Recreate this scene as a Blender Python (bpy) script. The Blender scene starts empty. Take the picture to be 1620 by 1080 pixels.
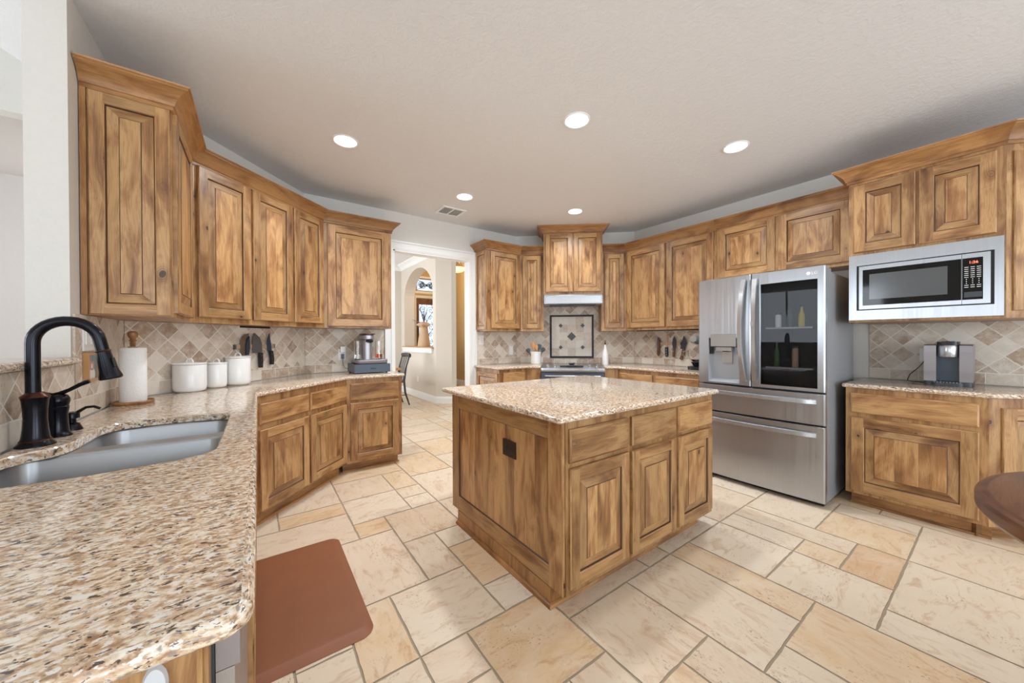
import bpy, bmesh, math, random
from mathutils import Vector, Matrix
from mathutils.geometry import tessellate_polygon
random.seed(7)
PI = math.pi
S = bpy.context.scene
COL = S.collection

# ------------------------------------------------------------------ camera
H = 1.26
cd = bpy.data.cameras.new('camera'); cam = bpy.data.objects.new('camera', cd); COL.objects.link(cam)
yaw, pitch, roll = math.radians(54.4), math.radians(-0.3456), math.radians(0.233)
fwd = Vector((math.cos(yaw)*math.cos(pitch), math.sin(yaw)*math.cos(pitch), math.sin(pitch)))
rt = Vector((math.sin(yaw), -math.cos(yaw), 0)); dn = fwd.cross(rt)
r2 = rt*math.cos(roll)+dn*math.sin(roll); d2 = -rt*math.sin(roll)+dn*math.cos(roll)
M = Matrix(((r2.x, -d2.x, -fwd.x, 0), (r2.y, -d2.y, -fwd.y, 0), (r2.z, -d2.z, -fwd.z, H), (0, 0, 0, 1)))
cam.matrix_world = M
cd.sensor_width = 36; cd.lens = 560.8/1620*36; cd.clip_start = 0.02; cd.clip_end = 100
S.camera = cam
# ------------------------------------------------------------------ world, light, exposure
w = bpy.data.worlds.new('sky'); S.world = w; w.use_nodes = True
bgn = w.node_tree.nodes['Background']; bgn.inputs[0].default_value = (0.80, 0.90, 1.0, 1); bgn.inputs[1].default_value = 2.2
S.view_settings.view_transform = 'Standard'; S.view_settings.look = 'None'
S.view_settings.exposure = -0.06; S.view_settings.gamma = 1.0; S.view_settings.use_curve_mapping = False
CEIL = 2.76

def area(name, loc, aim, sx, sy, power, col=(1, 1, 1)):
    l = bpy.data.lights.new(name, 'AREA'); l.shape = 'RECTANGLE'; l.size = sx; l.size_y = sy
    l.energy = power; l.color = col
    o = bpy.data.objects.new(name, l); COL.objects.link(o); o.location = loc
    o.rotation_euler = Vector(aim).to_track_quat('-Z', 'Y').to_euler()
    return o
# daylight arriving through the windows behind the camera, in the living room and in the dining room
DAY = (0.84, 0.92, 1.0)
area('window_daylight', (-3.1, -3.42, 1.45), (0, 1, .35), 1.8, 2.0, 34, DAY)
area('window_daylight', (-0.1, -3.42, 1.45), (0, 1, .5), 2.0, 2.0, 48, DAY)
area('window_daylight', (2.5, -3.42, 1.45), (0, 1, .5), 2.0, 2.0, 74, DAY)
area('window_daylight', (-5.52, -2.0, 1.55), (1, 0, .3), 1.6, 2.2, 42, DAY)
area('window_daylight', (-5.52, 3.0, 1.55), (1, 0, .3), 2.4, 2.2, 105, DAY)
area('window_daylight', (-0.78, 6.6, 1.55), (1, 0, .2), 2.4, 1.9, 170, DAY)

# ------------------------------------------------------------------ node helpers
class NT:
    def __init__(s, name, rough=.5, metal=0., spec=.5):
        s.m = bpy.data.materials.new(name); s.m.use_nodes = True; s.t = s.m.node_tree
        s.b = s.t.nodes['Principled BSDF']; s.b.inputs['Roughness'].default_value = rough
        s.b.inputs['Metallic'].default_value = metal; s.b.inputs['Specular IOR Level'].default_value = spec
    def n(s, typ, ins=None, **kw):
        nd = s.t.nodes.new(typ)
        for k, v in kw.items(): setattr(nd, k, v)
        for k, v in (ins or {}).items():
            i = nd.inputs[k]
            if isinstance(v, bpy.types.NodeSocket): s.t.links.new(v, i)
            else: i.default_value = v
        return nd
    def math(s, op, a, b=0., c=0., clamp=False):
        nd = s.n('ShaderNodeMath', {0: a, 1: b, 2: c}, operation=op, use_clamp=clamp); return nd.outputs[0]
    def mix(s, f, a, b, mode='MIX'):
        nd = s.n('ShaderNodeMix', data_type='RGBA', blend_type=mode)
        for k, v in ((0, f), (6, a), (7, b)):
            if isinstance(v, bpy.types.NodeSocket): s.t.links.new(v, nd.inputs[k])
            elif k == 0: nd.inputs[0].default_value = v
            else: nd.inputs[k].default_value = (*v, 1) if len(v) == 3 else v
        return nd.outputs[2]
    def ramp(s, f, stops, interp='LINEAR'):
        nd = s.n('ShaderNodeValToRGB', {0: f}); cr = nd.color_ramp; cr.interpolation = interp
        while len(cr.elements) < len(stops): cr.elements.new(.5)
        for e, (p, c) in zip(cr.elements, stops):
            e.position = p; e.color = (*c, 1) if len(c) == 3 else c
        return nd.outputs[0]
    def uv(s): return s.n('ShaderNodeUVMap').outputs[0]
    def obj(s): return s.n('ShaderNodeTexCoord').outputs['Object']
    def map(s, v, sc=(1, 1, 1), rot=(0, 0, 0), loc=(0, 0, 0)):
        return s.n('ShaderNodeMapping', {'Vector': v, 'Scale': sc, 'Rotation': rot, 'Location': loc}).outputs[0]
    def noise(s, v, scale, detail=3., rough=.5, dist=0., out=0):
        return s.n('ShaderNodeTexNoise', {'Vector': v, 'Scale': scale, 'Detail': detail, 'Roughness': rough, 'Distortion': dist}).outputs[out]
    def vor(s, v, scale, feature='F1', rnd=1.):
        return s.n('ShaderNodeTexVoronoi', {'Vector': v, 'Scale': scale, 'Randomness': rnd}, feature=feature)
    def tint(s): return s.n('ShaderNodeAttribute', attribute_name='tint').outputs['Fac']
    def color(s, c):
        if isinstance(c, bpy.types.NodeSocket): s.t.links.new(c, s.b.inputs['Base Color'])
        else: s.b.inputs['Base Color'].default_value = (*c, 1)
    def rough(s, r): s.t.links.new(r, s.b.inputs['Roughness'])
    def bump(s, h, strength=.2, dist=.002):
        nd = s.n('ShaderNodeBump', {'Height': h, 'Strength': strength, 'Distance': dist})
        s.t.links.new(nd.outputs[0], s.b.inputs['Normal'])

def L(r, g, b):  # sRGB 0..255 to linear
    f = lambda c: (c/255/12.92) if c/255 <= .04045 else ((c/255+.055)/1.055)**2.4
    return (f(r), f(g), f(b))

def plain(name, c, rough=.5, metal=0., spec=.5, vary=.06, scale=30):
    k = NT(name, rough, metal, spec)
    f = k.noise(k.obj(), scale, 2)
    k.color(k.mix(f, tuple(x*(1-vary) for x in c), tuple(min(1, x*(1+vary)) for x in c)))
    return k.m

def wood_mat(name, dark, mid, light, rough=.38, knots=True):
    k = NT(name, rough); uv = k.uv(); tn = k.tint()
    warp = k.noise(k.map(uv, (1, .6, 1)), 5.0, 2, out=1)
    v = k.n('ShaderNodeVectorMath', {0: uv, 1: k.n('ShaderNodeVectorMath', {0: warp, 'Scale': .045}, operation='SCALE').outputs[0]}, operation='ADD').outputs[0]
    blot = k.noise(k.map(v, (1, .34, 1)), 6.5, 3, .55, 1.1)
    band = k.noise(k.map(v, (1, .03, 1)), 46, 3, .6, .3)
    fine = k.noise(k.map(v, (1, .025, 1)), 260, 2, .6)
    f = k.math('ADD', k.math('MULTIPLY', blot, .72), k.math('MULTIPLY', band, .28))
    c = k.ramp(f, [(.30, dark), (.44, mid), (.55, light), (.8, light)])
    c = k.mix(k.math('MULTIPLY', k.math('SUBTRACT', fine, .45, clamp=True), 1.6), c, dark)
    if knots:
        vo = k.vor(k.map(v, (1, .70, 1)), 8.2)
        sc_ = k.n('ShaderNodeSeparateColor', {0: vo.outputs['Color']})
        rnd = k.math('GREATER_THAN', sc_.outputs[0], .50); d = k.math('ADD', vo.outputs['Distance'], k.math('MULTIPLY', k.math('SUBTRACT', blot, .5), .12))
        halo = k.math('MULTIPLY', k.ramp(d, [(.0, (1,)*3), (.12, (.9,)*3), (.34, (0,)*3)]), rnd)
        rings = k.math('MULTIPLY', k.math('SINE', k.math('MULTIPLY', d, 95.)), .5)
        core = k.math('MULTIPLY', k.ramp(d, [(.0, (1,)*3), (.075, (1,)*3), (.115, (0,)*3)]), rnd)
        c = k.mix(k.math('MULTIPLY', halo, k.math('ADD', .5, k.math('MULTIPLY', rings, .45))), c, dark)
        c = k.mix(k.math('MULTIPLY', core, .85), c, tuple(x*.22 for x in dark))
    br = k.math('ADD', k.math('MULTIPLY', tn, .44), .76)
    c = k.mix(1., c, k.n('ShaderNodeCombineColor', {0: br, 1: br, 2: br}).outputs[0], 'MULTIPLY')
    k.color(c); k.bump(f, .12, .001)
    k.b.inputs['Coat Weight'].default_value = .12; k.b.inputs['Coat Roughness'].default_value = .25
    return k.m

WOOD = wood_mat('knotty_alder', L(96, 60, 35), L(156, 111, 67), L(190, 148, 98))
GLAZE = plain('dark_glaze', L(74, 48, 30), .4)
TRIMW = wood_mat('stained_trim', L(96, 60, 34), L(150, 104, 60), L(180, 132, 82), knots=False)
TABLEW = wood_mat('dark_walnut_stain', L(62, 36, 22), L(98, 60, 38), L(124, 80, 52), rough=.28, knots=False)
PALEW = wood_mat('pale_wood', L(170, 110, 62), L(200, 140, 84), L(214, 160, 105), knots=False)

def granite():
    k = NT('granite', .09); uv = k.uv()
    nz = k.noise(uv, 9, 2, out=1)
    v = k.n('ShaderNodeVectorMath', {0: uv, 1: k.n('ShaderNodeVectorMath', {0: nz, 'Scale': .03}, operation='SCALE').outputs[0]}, operation='ADD').outputs[0]
    v = k.map(v, (1, 1.75, 1), (0, 0, .35))
    n1 = k.noise(v, 54, 4, .6, .3); n2 = k.noise(v, 16, 4, .6, .5); n3 = k.noise(k.map(v, (1, 1.2, 1), loc=(7, 3, 0)), 68, 3, .55, .5)
    n4 = k.noise(k.map(v, (1, 1, 1), loc=(17, 5, 0)), 62, 3, .55, .3); n5 = k.noise(k.map(v, (1, 1.2, 1), loc=(2, 31, 0)), 85, 3, .6, .3); n6 = k.noise(uv, 7, 3)
    c = k.ramp(n1, [(.36, L(160, 128, 100)), (.44, L(200, 170, 138)), (.51, L(222, 200, 174)), (.58, L(236, 222, 202)), (.70, L(242, 236, 226))])
    c = k.mix(k.ramp(n2, [(.52, (0,)*3), (.60, (.45,)*3)]), c, L(202, 164, 132))
    c = k.mix(k.ramp(n4, [(.56, (0,)*3), (.60, (.9,)*3)]), c, L(238, 234, 226))
    c = k.mix(k.ramp(n4, [(.36, (.85,)*3), (.41, (0,)*3)]), c, L(154, 146, 142))
    dk = k.math('ADD', n3, k.math('MULTIPLY', k.math('SUBTRACT', n6, .5), .18))
    c = k.mix(k.ramp(dk, [(.60, (0,)*3), (.625, (.9,)*3)]), c, L(60, 54, 56))
    c = k.mix(k.ramp(n5, [(.63, (0,)*3), (.66, (.85,)*3)]), c, L(104, 72, 54))
    k.color(c); return k.m
GRAN = granite()

def travertine():
    k = NT('travertine', .42); uv = k.uv(); tn = k.tint()
    base = k.ramp(tn, [(0, L(234, 222, 202)), (.25, L(228, 210, 186)), (.5, L(222, 199, 172)), (.72, L(226, 196, 154)), (.88, L(212, 174, 132)), (1, L(212, 156, 98))])
    off = k.n('ShaderNodeCombineXYZ', {2: k.math('MULTIPLY', tn, 37.)}).outputs[0]
    p = k.n('ShaderNodeVectorMath', {0: uv, 1: off}, operation='ADD').outputs[0]
    c1 = k.noise(k.map(p, (1, 1.7, 1)), 4.2, 6, .66, 1.0)
    c = k.mix(k.ramp(c1, [(.35, (0,)*3), (.7, (1,)*3)]), base, k.mix(.55, base, L(236, 222, 202)))
    c2 = k.noise(k.map(p, (1, 2.4, 1)), 6, 6, .68, 1.4)
    c = k.mix(k.ramp(c2, [(.52, (0,)*3), (.70, (.6,)*3)]), c, L(188, 142, 98))
    pit = k.noise(k.map(p, (1, 1.8, 1)), 75, 3, .6)
    area_ = k.noise(p, 4.5, 2)
    pm = k.math('MULTIPLY', k.ramp(pit, [(.60, (0,)*3), (.66, (1,)*3)]), k.ramp(area_, [(.50, (0,)*3), (.62, (.75,)*3)]))
    c = k.mix(pm, c, L(138, 106, 78))
    k.color(c); k.bump(k.math('SUBTRACT', k.math('MULTIPLY', c1, .4), pm), .25, .0015)
    return k.m
TRAV = travertine()
GROUT = plain('floor_grout', L(172, 156, 134), .85, scale=60)

def splash():
    k = NT('tumbled_tile', .55); uv = k.uv()
    sx = k.n('ShaderNodeSeparateXYZ', {0: uv}); u, v = sx.outputs[0], sx.outputs[1]
    wob = k.math('MULTIPLY', k.math('SUBTRACT', k.noise(uv, 30, 2), .5), .010)
    u1 = k.math('ADD', u, wob); v1 = k.math('ADD', v, wob)
    s = 1/(math.sqrt(2)*.098)
    p = k.math('MULTIPLY', k.math('ADD', u1, v1), s); q = k.math('MULTIPLY', k.math('SUBTRACT', u1, v1), s)
    def edge(x):
        f = k.math('FRACT', x); return k.math('MINIMUM', f, k.math('SUBTRACT', 1., f))
    e1 = k.math('MULTIPLY', k.math('MINIMUM', edge(p), edge(q)), .098)
    id1 = k.n('ShaderNodeCombineXYZ', {0: k.math('FLOOR', p), 1: k.math('FLOOR', q)}).outputs[0]
    bu = k.math('MULTIPLY', u1, 1/.16)
    e2 = k.math('MINIMUM', k.math('MULTIPLY', edge(bu), .16), k.math('ABSOLUTE', k.math('SUBTRACT', v1, .085)))
    e2 = k.math('MINIMUM', e2, k.math('ABSOLUTE', v1))
    id2 = k.n('ShaderNodeCombineXYZ', {0: k.math('FLOOR', bu), 1: 77.}).outputs[0]
    low = k.math('LESS_THAN', v1, .085)
    e1 = k.math('MINIMUM', e1, k.math('ABSOLUTE', k.math('SUBTRACT', v1, .085)))
    e = k.math('ADD', k.math('MULTIPLY', e2, low), k.math('MULTIPLY', e1, k.math('SUBTRACT', 1., low)))
    idv = k.mix(low, id1, id2)
    wn = k.n('ShaderNodeTexWhiteNoise', {0: idv}).outputs[0]
    base = k.ramp(wn, [(0, L(222, 214, 202)), (.3, L(208, 196, 180)), (.55, L(196, 180, 162)), (.8, L(182, 160, 138)), (1, L(160, 134, 112))])
    off = k.n('ShaderNodeCombineXYZ', {2: k.math('MULTIPLY', wn, 91.)}).outputs[0]
    pp = k.n('ShaderNodeVectorMath', {0: uv, 1: off}, operation='ADD').outputs[0]
    cl = k.noise(pp, 18, 5, .65, .5)
    c = k.mix(k.ramp(cl, [(.40, (0,)*3), (.75, (.7,)*3)]), base, L(232, 224, 212))
    pit = k.ramp(k.noise(pp, 90, 3, .6), [(.60, (0,)*3), (.66, (.55,)*3)])
    pit = k.math('MULTIPLY', pit, k.math('GREATER_THAN', wn, .45))
    c = k.mix(pit, c, L(150, 122, 98))
    g = k.ramp(k.math('MULTIPLY', e, 100), [(.22, (1,)*3), (.32, (0,)*3)])
    c = k.mix(g, c, L(226, 220, 210))
    k.color(c); k.bump(k.math('SUBTRACT', 1., k.math('ADD', g, k.math('MULTIPLY', pit, .4))), .35, .002)
    return k.m
SPLASH = splash()

def textured(name, c, sc, st, rough=.85):
    k = NT(name, rough, 0, .25)
    h = k.noise(k.obj(), sc, 4, .6, 1.2)
    h2 = k.ramp(h, [(.42, (0,)*3), (.58, (1,)*3)])
    k.color(k.mix(k.math('MULTIPLY', h2, .35), c, tuple(min(1, x*1.05) for x in c)))
    k.bump(h2, st, .004); return k.m
CEILM = textured('ceiling_texture', L(230, 230, 231), 26, .20)
WALLM = textured('wall_paint', L(224, 221, 215), 40, .08)
WARMW = textured('greige_wall', L(216, 207, 194), 26, .1)
LIVW = textured('living_wall', L(206, 200, 196), 30, .08)
TANW = textured('tan_plaster', L(206, 176, 124), 6, .1)
WHITE = plain('white_trim_paint', L(240, 240, 238), .35, vary=.01)

def steel_mat(name, c, rough, streak=(1, 90, 90), aniso=0.):
    k = NT(name, rough, .75)
    f = k.noise(k.map(k.obj(), streak), 6, 2, .5)
    k.color(k.mix(f, tuple(x*.94 for x in c), tuple(min(1, x*1.05) for x in c)))
    k.rough(k.math('ADD', k.math('MULTIPLY', f, .08), rough-.04))
    if aniso:
        k.b.inputs['Anisotropic'].default_value = aniso; k.b.inputs['Metallic'].default_value = .9
        tg_ = k.n('ShaderNodeTangent', direction_type='RADIAL', axis='Z'); k.t.links.new(tg_.outputs[0], k.b.inputs['Tangent'])
        k.bump(k.noise(k.map(k.obj(), (9, 9, .35)), 1.0, 3, .55), .55, .012)
    return k.m
STEEL = steel_mat('brushed_steel', L(182, 185, 190), .30, (25, 25, .6), .75)
STEELH = steel_mat('polished_steel', L(188, 190, 192), .24, (20, 20, 20))
SINKM = steel_mat('sink_steel', L(172, 175, 178), .30, (2, 60, 60))
FSIDE = plain('fridge_side_grey', L(172, 176, 182), .36, .35, vary=.02)
BLACK = plain('black_plastic', L(22, 22, 24), .35, vary=.1)
BLACKG = plain('black_glass', L(8, 8, 9), .05, 0, .35, vary=.1)
DKGREY = plain('dark_grey_plastic', L(62, 66, 72), .4)
BRONZE = plain('oiled_bronze', L(34, 34, 40), .22, .75, vary=.25, scale=60)
COPPER = plain('copper_edge', L(84, 52, 40), .3, .8)
CERAM = plain('white_ceramic', L(240, 240, 238), .10, vary=.01)
PAPER = textured('paper_towel', L(240, 240, 238), 60, .25, .95)
MATM = plain('brown_mat', L(142, 88, 58), .5, vary=.10, scale=9)
SLATE = plain('slate_insert', L(84, 84, 88), .5)
ROPE = plain('black_rope_tile', L(40, 38, 38), .4, vary=.4, scale=140)
SILVER = plain('warm_grey_metal', L(158, 154, 158), .3, .6, vary=.03)
SLATEBLUE = plain('slate_blue_plastic', L(70, 82, 96), .35, vary=.04)
KNIFE = steel_mat('blade_steel', L(120, 120, 124), .3)
KBLACK = plain('black_handle', L(30, 30, 34), .4)
KBROWN = plain('brown_handle', L(110, 66, 44), .45)
STRIPW = plain('oak_strip', L(176, 148, 122), .5)
DRIFT = textured('driftwood', L(206, 174, 142), 20, .6)
CHAIRD = plain('dark_chair_paint', L(52, 50, 56), .35)
IRON = plain('wrought_iron', L(28, 30, 36), .5)
OUTW = plain('outlet_white', L(238, 238, 236), .3, vary=.01)
OUTB = plain('outlet_black', L(34, 24, 24), .3)
FRAMEW = plain('frame_wood', L(190, 142, 90), .5)

def picture_mat():
    k = NT('dog_picture', .4); uv = k.uv(); sx = k.n('ShaderNodeSeparateXYZ', {0: uv}); u, v = sx.outputs[0], sx.outputs[1]
    def blob(cx, cy, rx, ry, e=.15):
        a = k.math('POWER', k.math('MULTIPLY', k.math('SUBTRACT', u, cx), 1/rx), 2.); b = k.math('POWER', k.math('MULTIPLY', k.math('SUBTRACT', v, cy), 1/ry), 2.)
        return k.math('LESS_THAN', k.math('ADD', a, b), 1.)
    c = k.mix(k.noise(uv, 40, 3), L(92, 110, 124), L(128, 142, 150))
    c = k.mix(blob(.060, .018, .034, .034), c, L(222, 212, 206)); c = k.mix(blob(.050, .062, .024, .020), c, L(176, 124, 104)); c = k.mix(blob(.072, .060, .010, .022), c, L(186, 138, 118))
    c = k.mix(blob(.054, .052, .008, .020), c, L(232, 226, 222)); c = k.mix(blob(.054, .044, .006, .006), c, L(60, 54, 56))
    k.color(c); return k.m
PICM = picture_mat()

def glass_mat(name, c=(1, 1, 1), rough=0.0):
    k = NT(name, rough); k.color(c); k.b.inputs['Transmission Weight'].default_value = 1.; k.b.inputs['IOR'].default_value = 1.45
    return k.m
GLASS = glass_mat('clear_glass'); AMBER = glass_mat('amber_drink', L(200, 90, 30))
def frosted():
    k = NT('leaded_glass', .3); k.color(L(225, 236, 246)); k.b.inputs['Transmission Weight'].default_value = .9
    k.b.inputs['Roughness'].default_value = .35; return k.m
FROST = frosted(); TINTG = glass_mat('tinted_fridge_glass', (.30, .31, .33)); TINTG.node_tree.nodes['Principled BSDF'].inputs['IOR'].default_value = 1.25; CAVITY = plain('dark_interior', L(30, 30, 32), .6)
def emis(name, c, s):
    k = NT(name, .5); k.color(c); k.b.inputs['Emission Color'].default_value = (*c, 1); k.b.inputs['Emission Strength'].default_value = s; return k.m
LAMPE = emis('lamp_glow', (1, .98, .94), 9.); BOWLE = emis('alabaster_glow', (1, .82, .55), .9); REDE = emis('red_digits', (1, .18, .08), 2.5)

# ------------------------------------------------------------------ mesh builder
class MB:
    def __init__(s): s.v = []; s.f = []; s.m = []; s.uv = []; s.t = []
    def face(s, pts, m=0, uv=None, t=.5):
        i0 = len(s.v); pts = [Vector(p) for p in pts]; s.v += [tuple(p) for p in pts]
        s.f.append(tuple(range(i0, i0+len(pts)))); s.m.append(m); s.t.append(t)
        if uv is None:
            n = Vector((0, 0, 0))
            for i in range(len(pts)):
                a, b = pts[i], pts[(i+1) % len(pts)]; n += a.cross(b)
            ax = max(range(3), key=lambda i: abs(n[i]))
            uv = [((p.x, p.y), (p.x, p.z), (p.y, p.z))[{2: 0, 1: 1, 0: 2}[ax]] for p in pts]
        s.uv.append([tuple(q) for q in uv])
    def grid(s, rows, m=0, closed=False, t=.5, uvf=None):
        """rows of equal length point lists, shared vertices (smooth)"""
        i0 = len(s.v); n = len(rows[0]); rows = [[Vector(p) for p in r] for r in rows]
        for r in rows: s.v += [tuple(p) for p in r]
        for a in range(len(rows)-1):
            for b in range(n if closed else n-1):
                c = (b+1) % n
                s.f.append((i0+a*n+b, i0+a*n+c, i0+(a+1)*n+c, i0+(a+1)*n+b)); s.m.append(m); s.t.append(t)
                if uvf: s.uv.append([uvf(a, b), uvf(a, b+1), uvf(a+1, b+1), uvf(a+1, b)])
                else: s.uv.append([(rows[q][w_].x+rows[q][w_].z*.3, rows[q][w_].y+rows[q][w_].z*.3) for q, w_ in ((a, b), (a, c), (a+1, c), (a+1, b))])
    def cap(s, ring, m=0, t=.5): s.face(ring, m, None, t)
    def box(s, a, b, m=0, t=None):
        (x0, y0, z0), (x1, y1, z1) = a, b
        x0, x1 = sorted((x0, x1)); y0, y1 = sorted((y0, y1)); z0, z1 = sorted((z0, z1)); t = .5 if t is None else t
        s.face([(x0, y0, z0), (x0, y1, z0), (x1, y1, z0), (x1, y0, z0)], m, None, t); s.face([(x0, y0, z1), (x1, y0, z1), (x1, y1, z1), (x0, y1, z1)], m, None, t)
        s.face([(x0, y0, z0), (x1, y0, z0), (x1, y0, z1), (x0, y0, z1)], m, None, t); s.face([(x0, y1, z0), (x0, y1, z1), (x1, y1, z1), (x1, y1, z0)], m, None, t)
        s.face([(x0, y0, z0), (x0, y0, z1), (x0, y1, z1), (x0, y1, z0)], m, None, t); s.face([(x1, y0, z0), (x1, y1, z0), (x1, y1, z1), (x1, y0, z1)], m, None, t)
    def prism(s, poly, z0, z1, m=0, top=True, bottom=True, holes=()):
        n = len(poly)
        for i in range(n):
            a, b = poly[i], poly[(i+1) % n]; d = math.dist(a, b); o = random.random()*3
            s.face([(*a, z0), (*b, z0), (*b, z1), (*a, z1)], m, [(o, z0), (o+d, z0), (o+d, z1), (o, z1)], .5)
        s.tess(poly, holes, z1, m) if top else None
        s.tess(poly, holes, z0, m, True) if bottom else None
        for h in holes:
            for i in range(len(h)):
                a, b = h[i], h[(i+1) % len(h)]; s.face([(*a, z0), (*b, z0), (*b, z1), (*a, z1)], m)
    def tess(s, poly, holes, z, m=0, flip=False, f3=None):
        loops = [[Vector((p[0], p[1], 0)) for p in poly]]+[[Vector((p[0], p[1], 0)) for p in h] for h in holes]
        flat = [p for l in loops for p in l]; i0 = len(s.v)
        s.v += [tuple(f3(p.x, p.y)) if f3 else (p.x, p.y, z) for p in flat]
        for tri in tessellate_polygon(loops):
            tri = tuple(tri)
            a, b, c = (flat[i] for i in tri)
            cr = (b-a).cross(c-a).z
            if abs(cr) < 1e-12: continue
            if (cr < 0) != flip: tri = tri[::-1]
            s.f.append(tuple(i0+i for i in tri)); s.m.append(m); s.t.append(.5); s.uv.append([(flat[i].x, flat[i].y) for i in tri])
    def lathe(s, prof, c=(0, 0, 0), seg=32, m=0, caps=True, axis='Z', sy=1.):
        c = Vector(c); rows = []
        for r, z in prof:
            row = []
            for i in range(seg):
                a = 2*PI*i/seg; x, y = r*math.cos(a), r*math.sin(a)*sy
                row.append(c+(Vector((x, y, z)) if axis == 'Z' else Vector((z, x, y)) if axis == 'X' else Vector((x, z, y))))
            rows.append(row)
        if axis == 'Y': rows = [r[::-1] for r in rows]
        s.grid(rows, m, True)
        if caps:
            s.cap(rows[0][::-1], m); s.cap(rows[-1], m)
    def tube(s, pts, r, seg=10, m=0, caps=True, sq=None):
        pts = [Vector(p) for p in pts]; n = len(pts); rr = r if isinstance(r, (list, tuple)) else [r]*n
        rows = []; up = None
        for i in range(n):
            t = (pts[min(i+1, n-1)]-pts[max(i-1, 0)]).normalized()
            if up is None:
                up = Vector((0, 0, 1)) if abs(t.z) < .9 else Vector((1, 0, 0))
            up = (up-t*up.dot(t)).normalized(); sd = t.cross(up)
            rows.append([pts[i]+sd*rr[i]*math.cos(2*PI*k/seg)+up*rr[i]*(sq or 1)*math.sin(2*PI*k/seg) for k in range(seg)])
        s.grid(rows, m, True)
        if caps: s.cap(rows[0][::-1], m); s.cap(rows[-1], m)
    def extrude(s, pts3, d, m=0):
        """flat polygon pts3 (3D) extruded by vector d; convex or mild concave"""
        pts3 = [Vector(p) for p in pts3]; d = Vector(d); n = len(pts3)
        q = [p+d for p in pts3]
        s.face(pts3, m); s.face(q[::-1], m)
        for i in range(n): s.face([pts3[i], q[i], q[(i+1) % n], pts3[(i+1) % n]], m)

def put(o, parent=None, label=None, cat=None, group=None, kind=None):
    if parent is not None: o.parent = parent
    if label: o['label'] = label
    if cat: o['category'] = cat
    if group: o['group'] = group
    if kind: o['kind'] = kind
    return o
def wloc(o):
    p = Vector(o.location)
    while o.parent: o = o.parent; p += Vector(o.location)
    return p
def obj(name, mb, mats, parent=None, loc=None, smooth=35, **kw):
    me = bpy.data.meshes.new(name)
    if parent is not None: base = wloc(parent); loc = (0, 0, 0)
    else:
        if loc is None:
            xs = [v[0] for v in mb.v]; ys = [v[1] for v in mb.v]; zs = [v[2] for v in mb.v]
            loc = ((min(xs)+max(xs))/2, (min(ys)+max(ys))/2, min(zs))
        base = Vector(loc)
    me.from_pydata([(v[0]-base.x, v[1]-base.y, v[2]-base.z) for v in mb.v], [], mb.f)
    for m in (mats if isinstance(mats, (list, tuple)) else [mats]): me.materials.append(m)
    me.polygons.foreach_set('material_index', mb.m)
    ul = me.uv_layers.new(name='UVMap'); flat = [c for f in mb.uv for p in f for c in p]; ul.data.foreach_set('uv', flat)
    at = me.attributes.new('tint', 'FLOAT', 'FACE'); at.data.foreach_set('value', mb.t)
    bm = bmesh.new(); bm.from_mesh(me); bmesh.ops.remove_doubles(bm, verts=bm.verts, dist=1e-5)
    bmesh.ops.recalc_face_normals(bm, faces=bm.faces); bm.to_mesh(me); bm.free()
    if smooth:
        me.polygons.foreach_set('use_smooth', [True]*len(me.polygons)); me.set_sharp_from_angle(angle=math.radians(smooth))
    me.update()
    o = bpy.data.objects.new(name, me); COL.objects.link(o); o.location = loc
    return put(o, parent, **kw)
def thing(name, label, cat, loc, group=None):
    o = bpy.data.objects.new(name, None); o.empty_display_size = .05; COL.objects.link(o); o.location = loc
    return put(o, None, label, cat, group)
def copy_tree(o, loc, label=None, parent=None):
    c = o.copy(); COL.objects.link(c); c.location = loc if parent is None else o.location
    if parent is not None: c.parent = parent
    if label: c['label'] = label
    for ch in list(o.children): copy_tree(ch, None, None, c)
    return c

# ------------------------------------------------------------------ frames for flat cabinet faces
class Fr:
    def __init__(s, p0, p1, off=0.):
        a = Vector((p0[0], p0[1], 0)); b = Vector((p1[0], p1[1], 0)); s.u = (b-a).normalized(); s.n = Vector((s.u.y, -s.u.x, 0)); s.L = (b-a).length
        s.o = a+s.n*off
    def P(s, a, z, d=0.): return s.o+s.u*a+s.n*d+Vector((0, 0, z))
def board(mb, fr, a0, a1, z0, z1, d0, d1, grain='v', m=0, t=None):
    """box board with grain aligned uv"""
    t = random.random() if t is None else t; ou, ov = random.random()*9, random.random()*9
    P = fr.P
    def q(pts, uvs):
        uvs = [(ou+u, ov+v) if grain == 'v' else (ou+v, ov+u) for u, v in uvs]; mb.face(pts, m, uvs, t)
    q([P(a0, z0, d1), P(a1, z0, d1), P(a1, z1, d1), P(a0, z1, d1)], [(a0, z0), (a1, z0), (a1, z1), (a0, z1)])
    q([P(a1, z0, d0), P(a0, z0, d0), P(a0, z1, d0), P(a1, z1, d0)], [(a1, z0), (a0, z0), (a0, z1), (a1, z1)])
    q([P(a0, z0, d0), P(a0, z0, d1), P(a0, z1, d1), P(a0, z1, d0)], [(a0-d1+d0, z0), (a0, z0), (a0, z1), (a0-d1+d0, z1)])
    q([P(a1, z0, d1), P(a1, z0, d0), P(a1, z1, d0), P(a1, z1, d1)], [(a1, z0), (a1+d1-d0, z0), (a1+d1-d0, z1), (a1, z1)])
    q([P(a0, z1, d1), P(a1, z1, d1), P(a1, z1, d0), P(a0, z1, d0)], [(a0, z1), (a1, z1), (a1, z1+d1-d0), (a0, z1+d1-d0)])
    q([P(a0, z0, d0), P(a1, z0, d0), P(a1, z0, d1), P(a0, z0, d1)], [(a0, z0-d1+d0), (a1, z0-d1+d0), (a1, z0), (a0, z0)])
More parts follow.
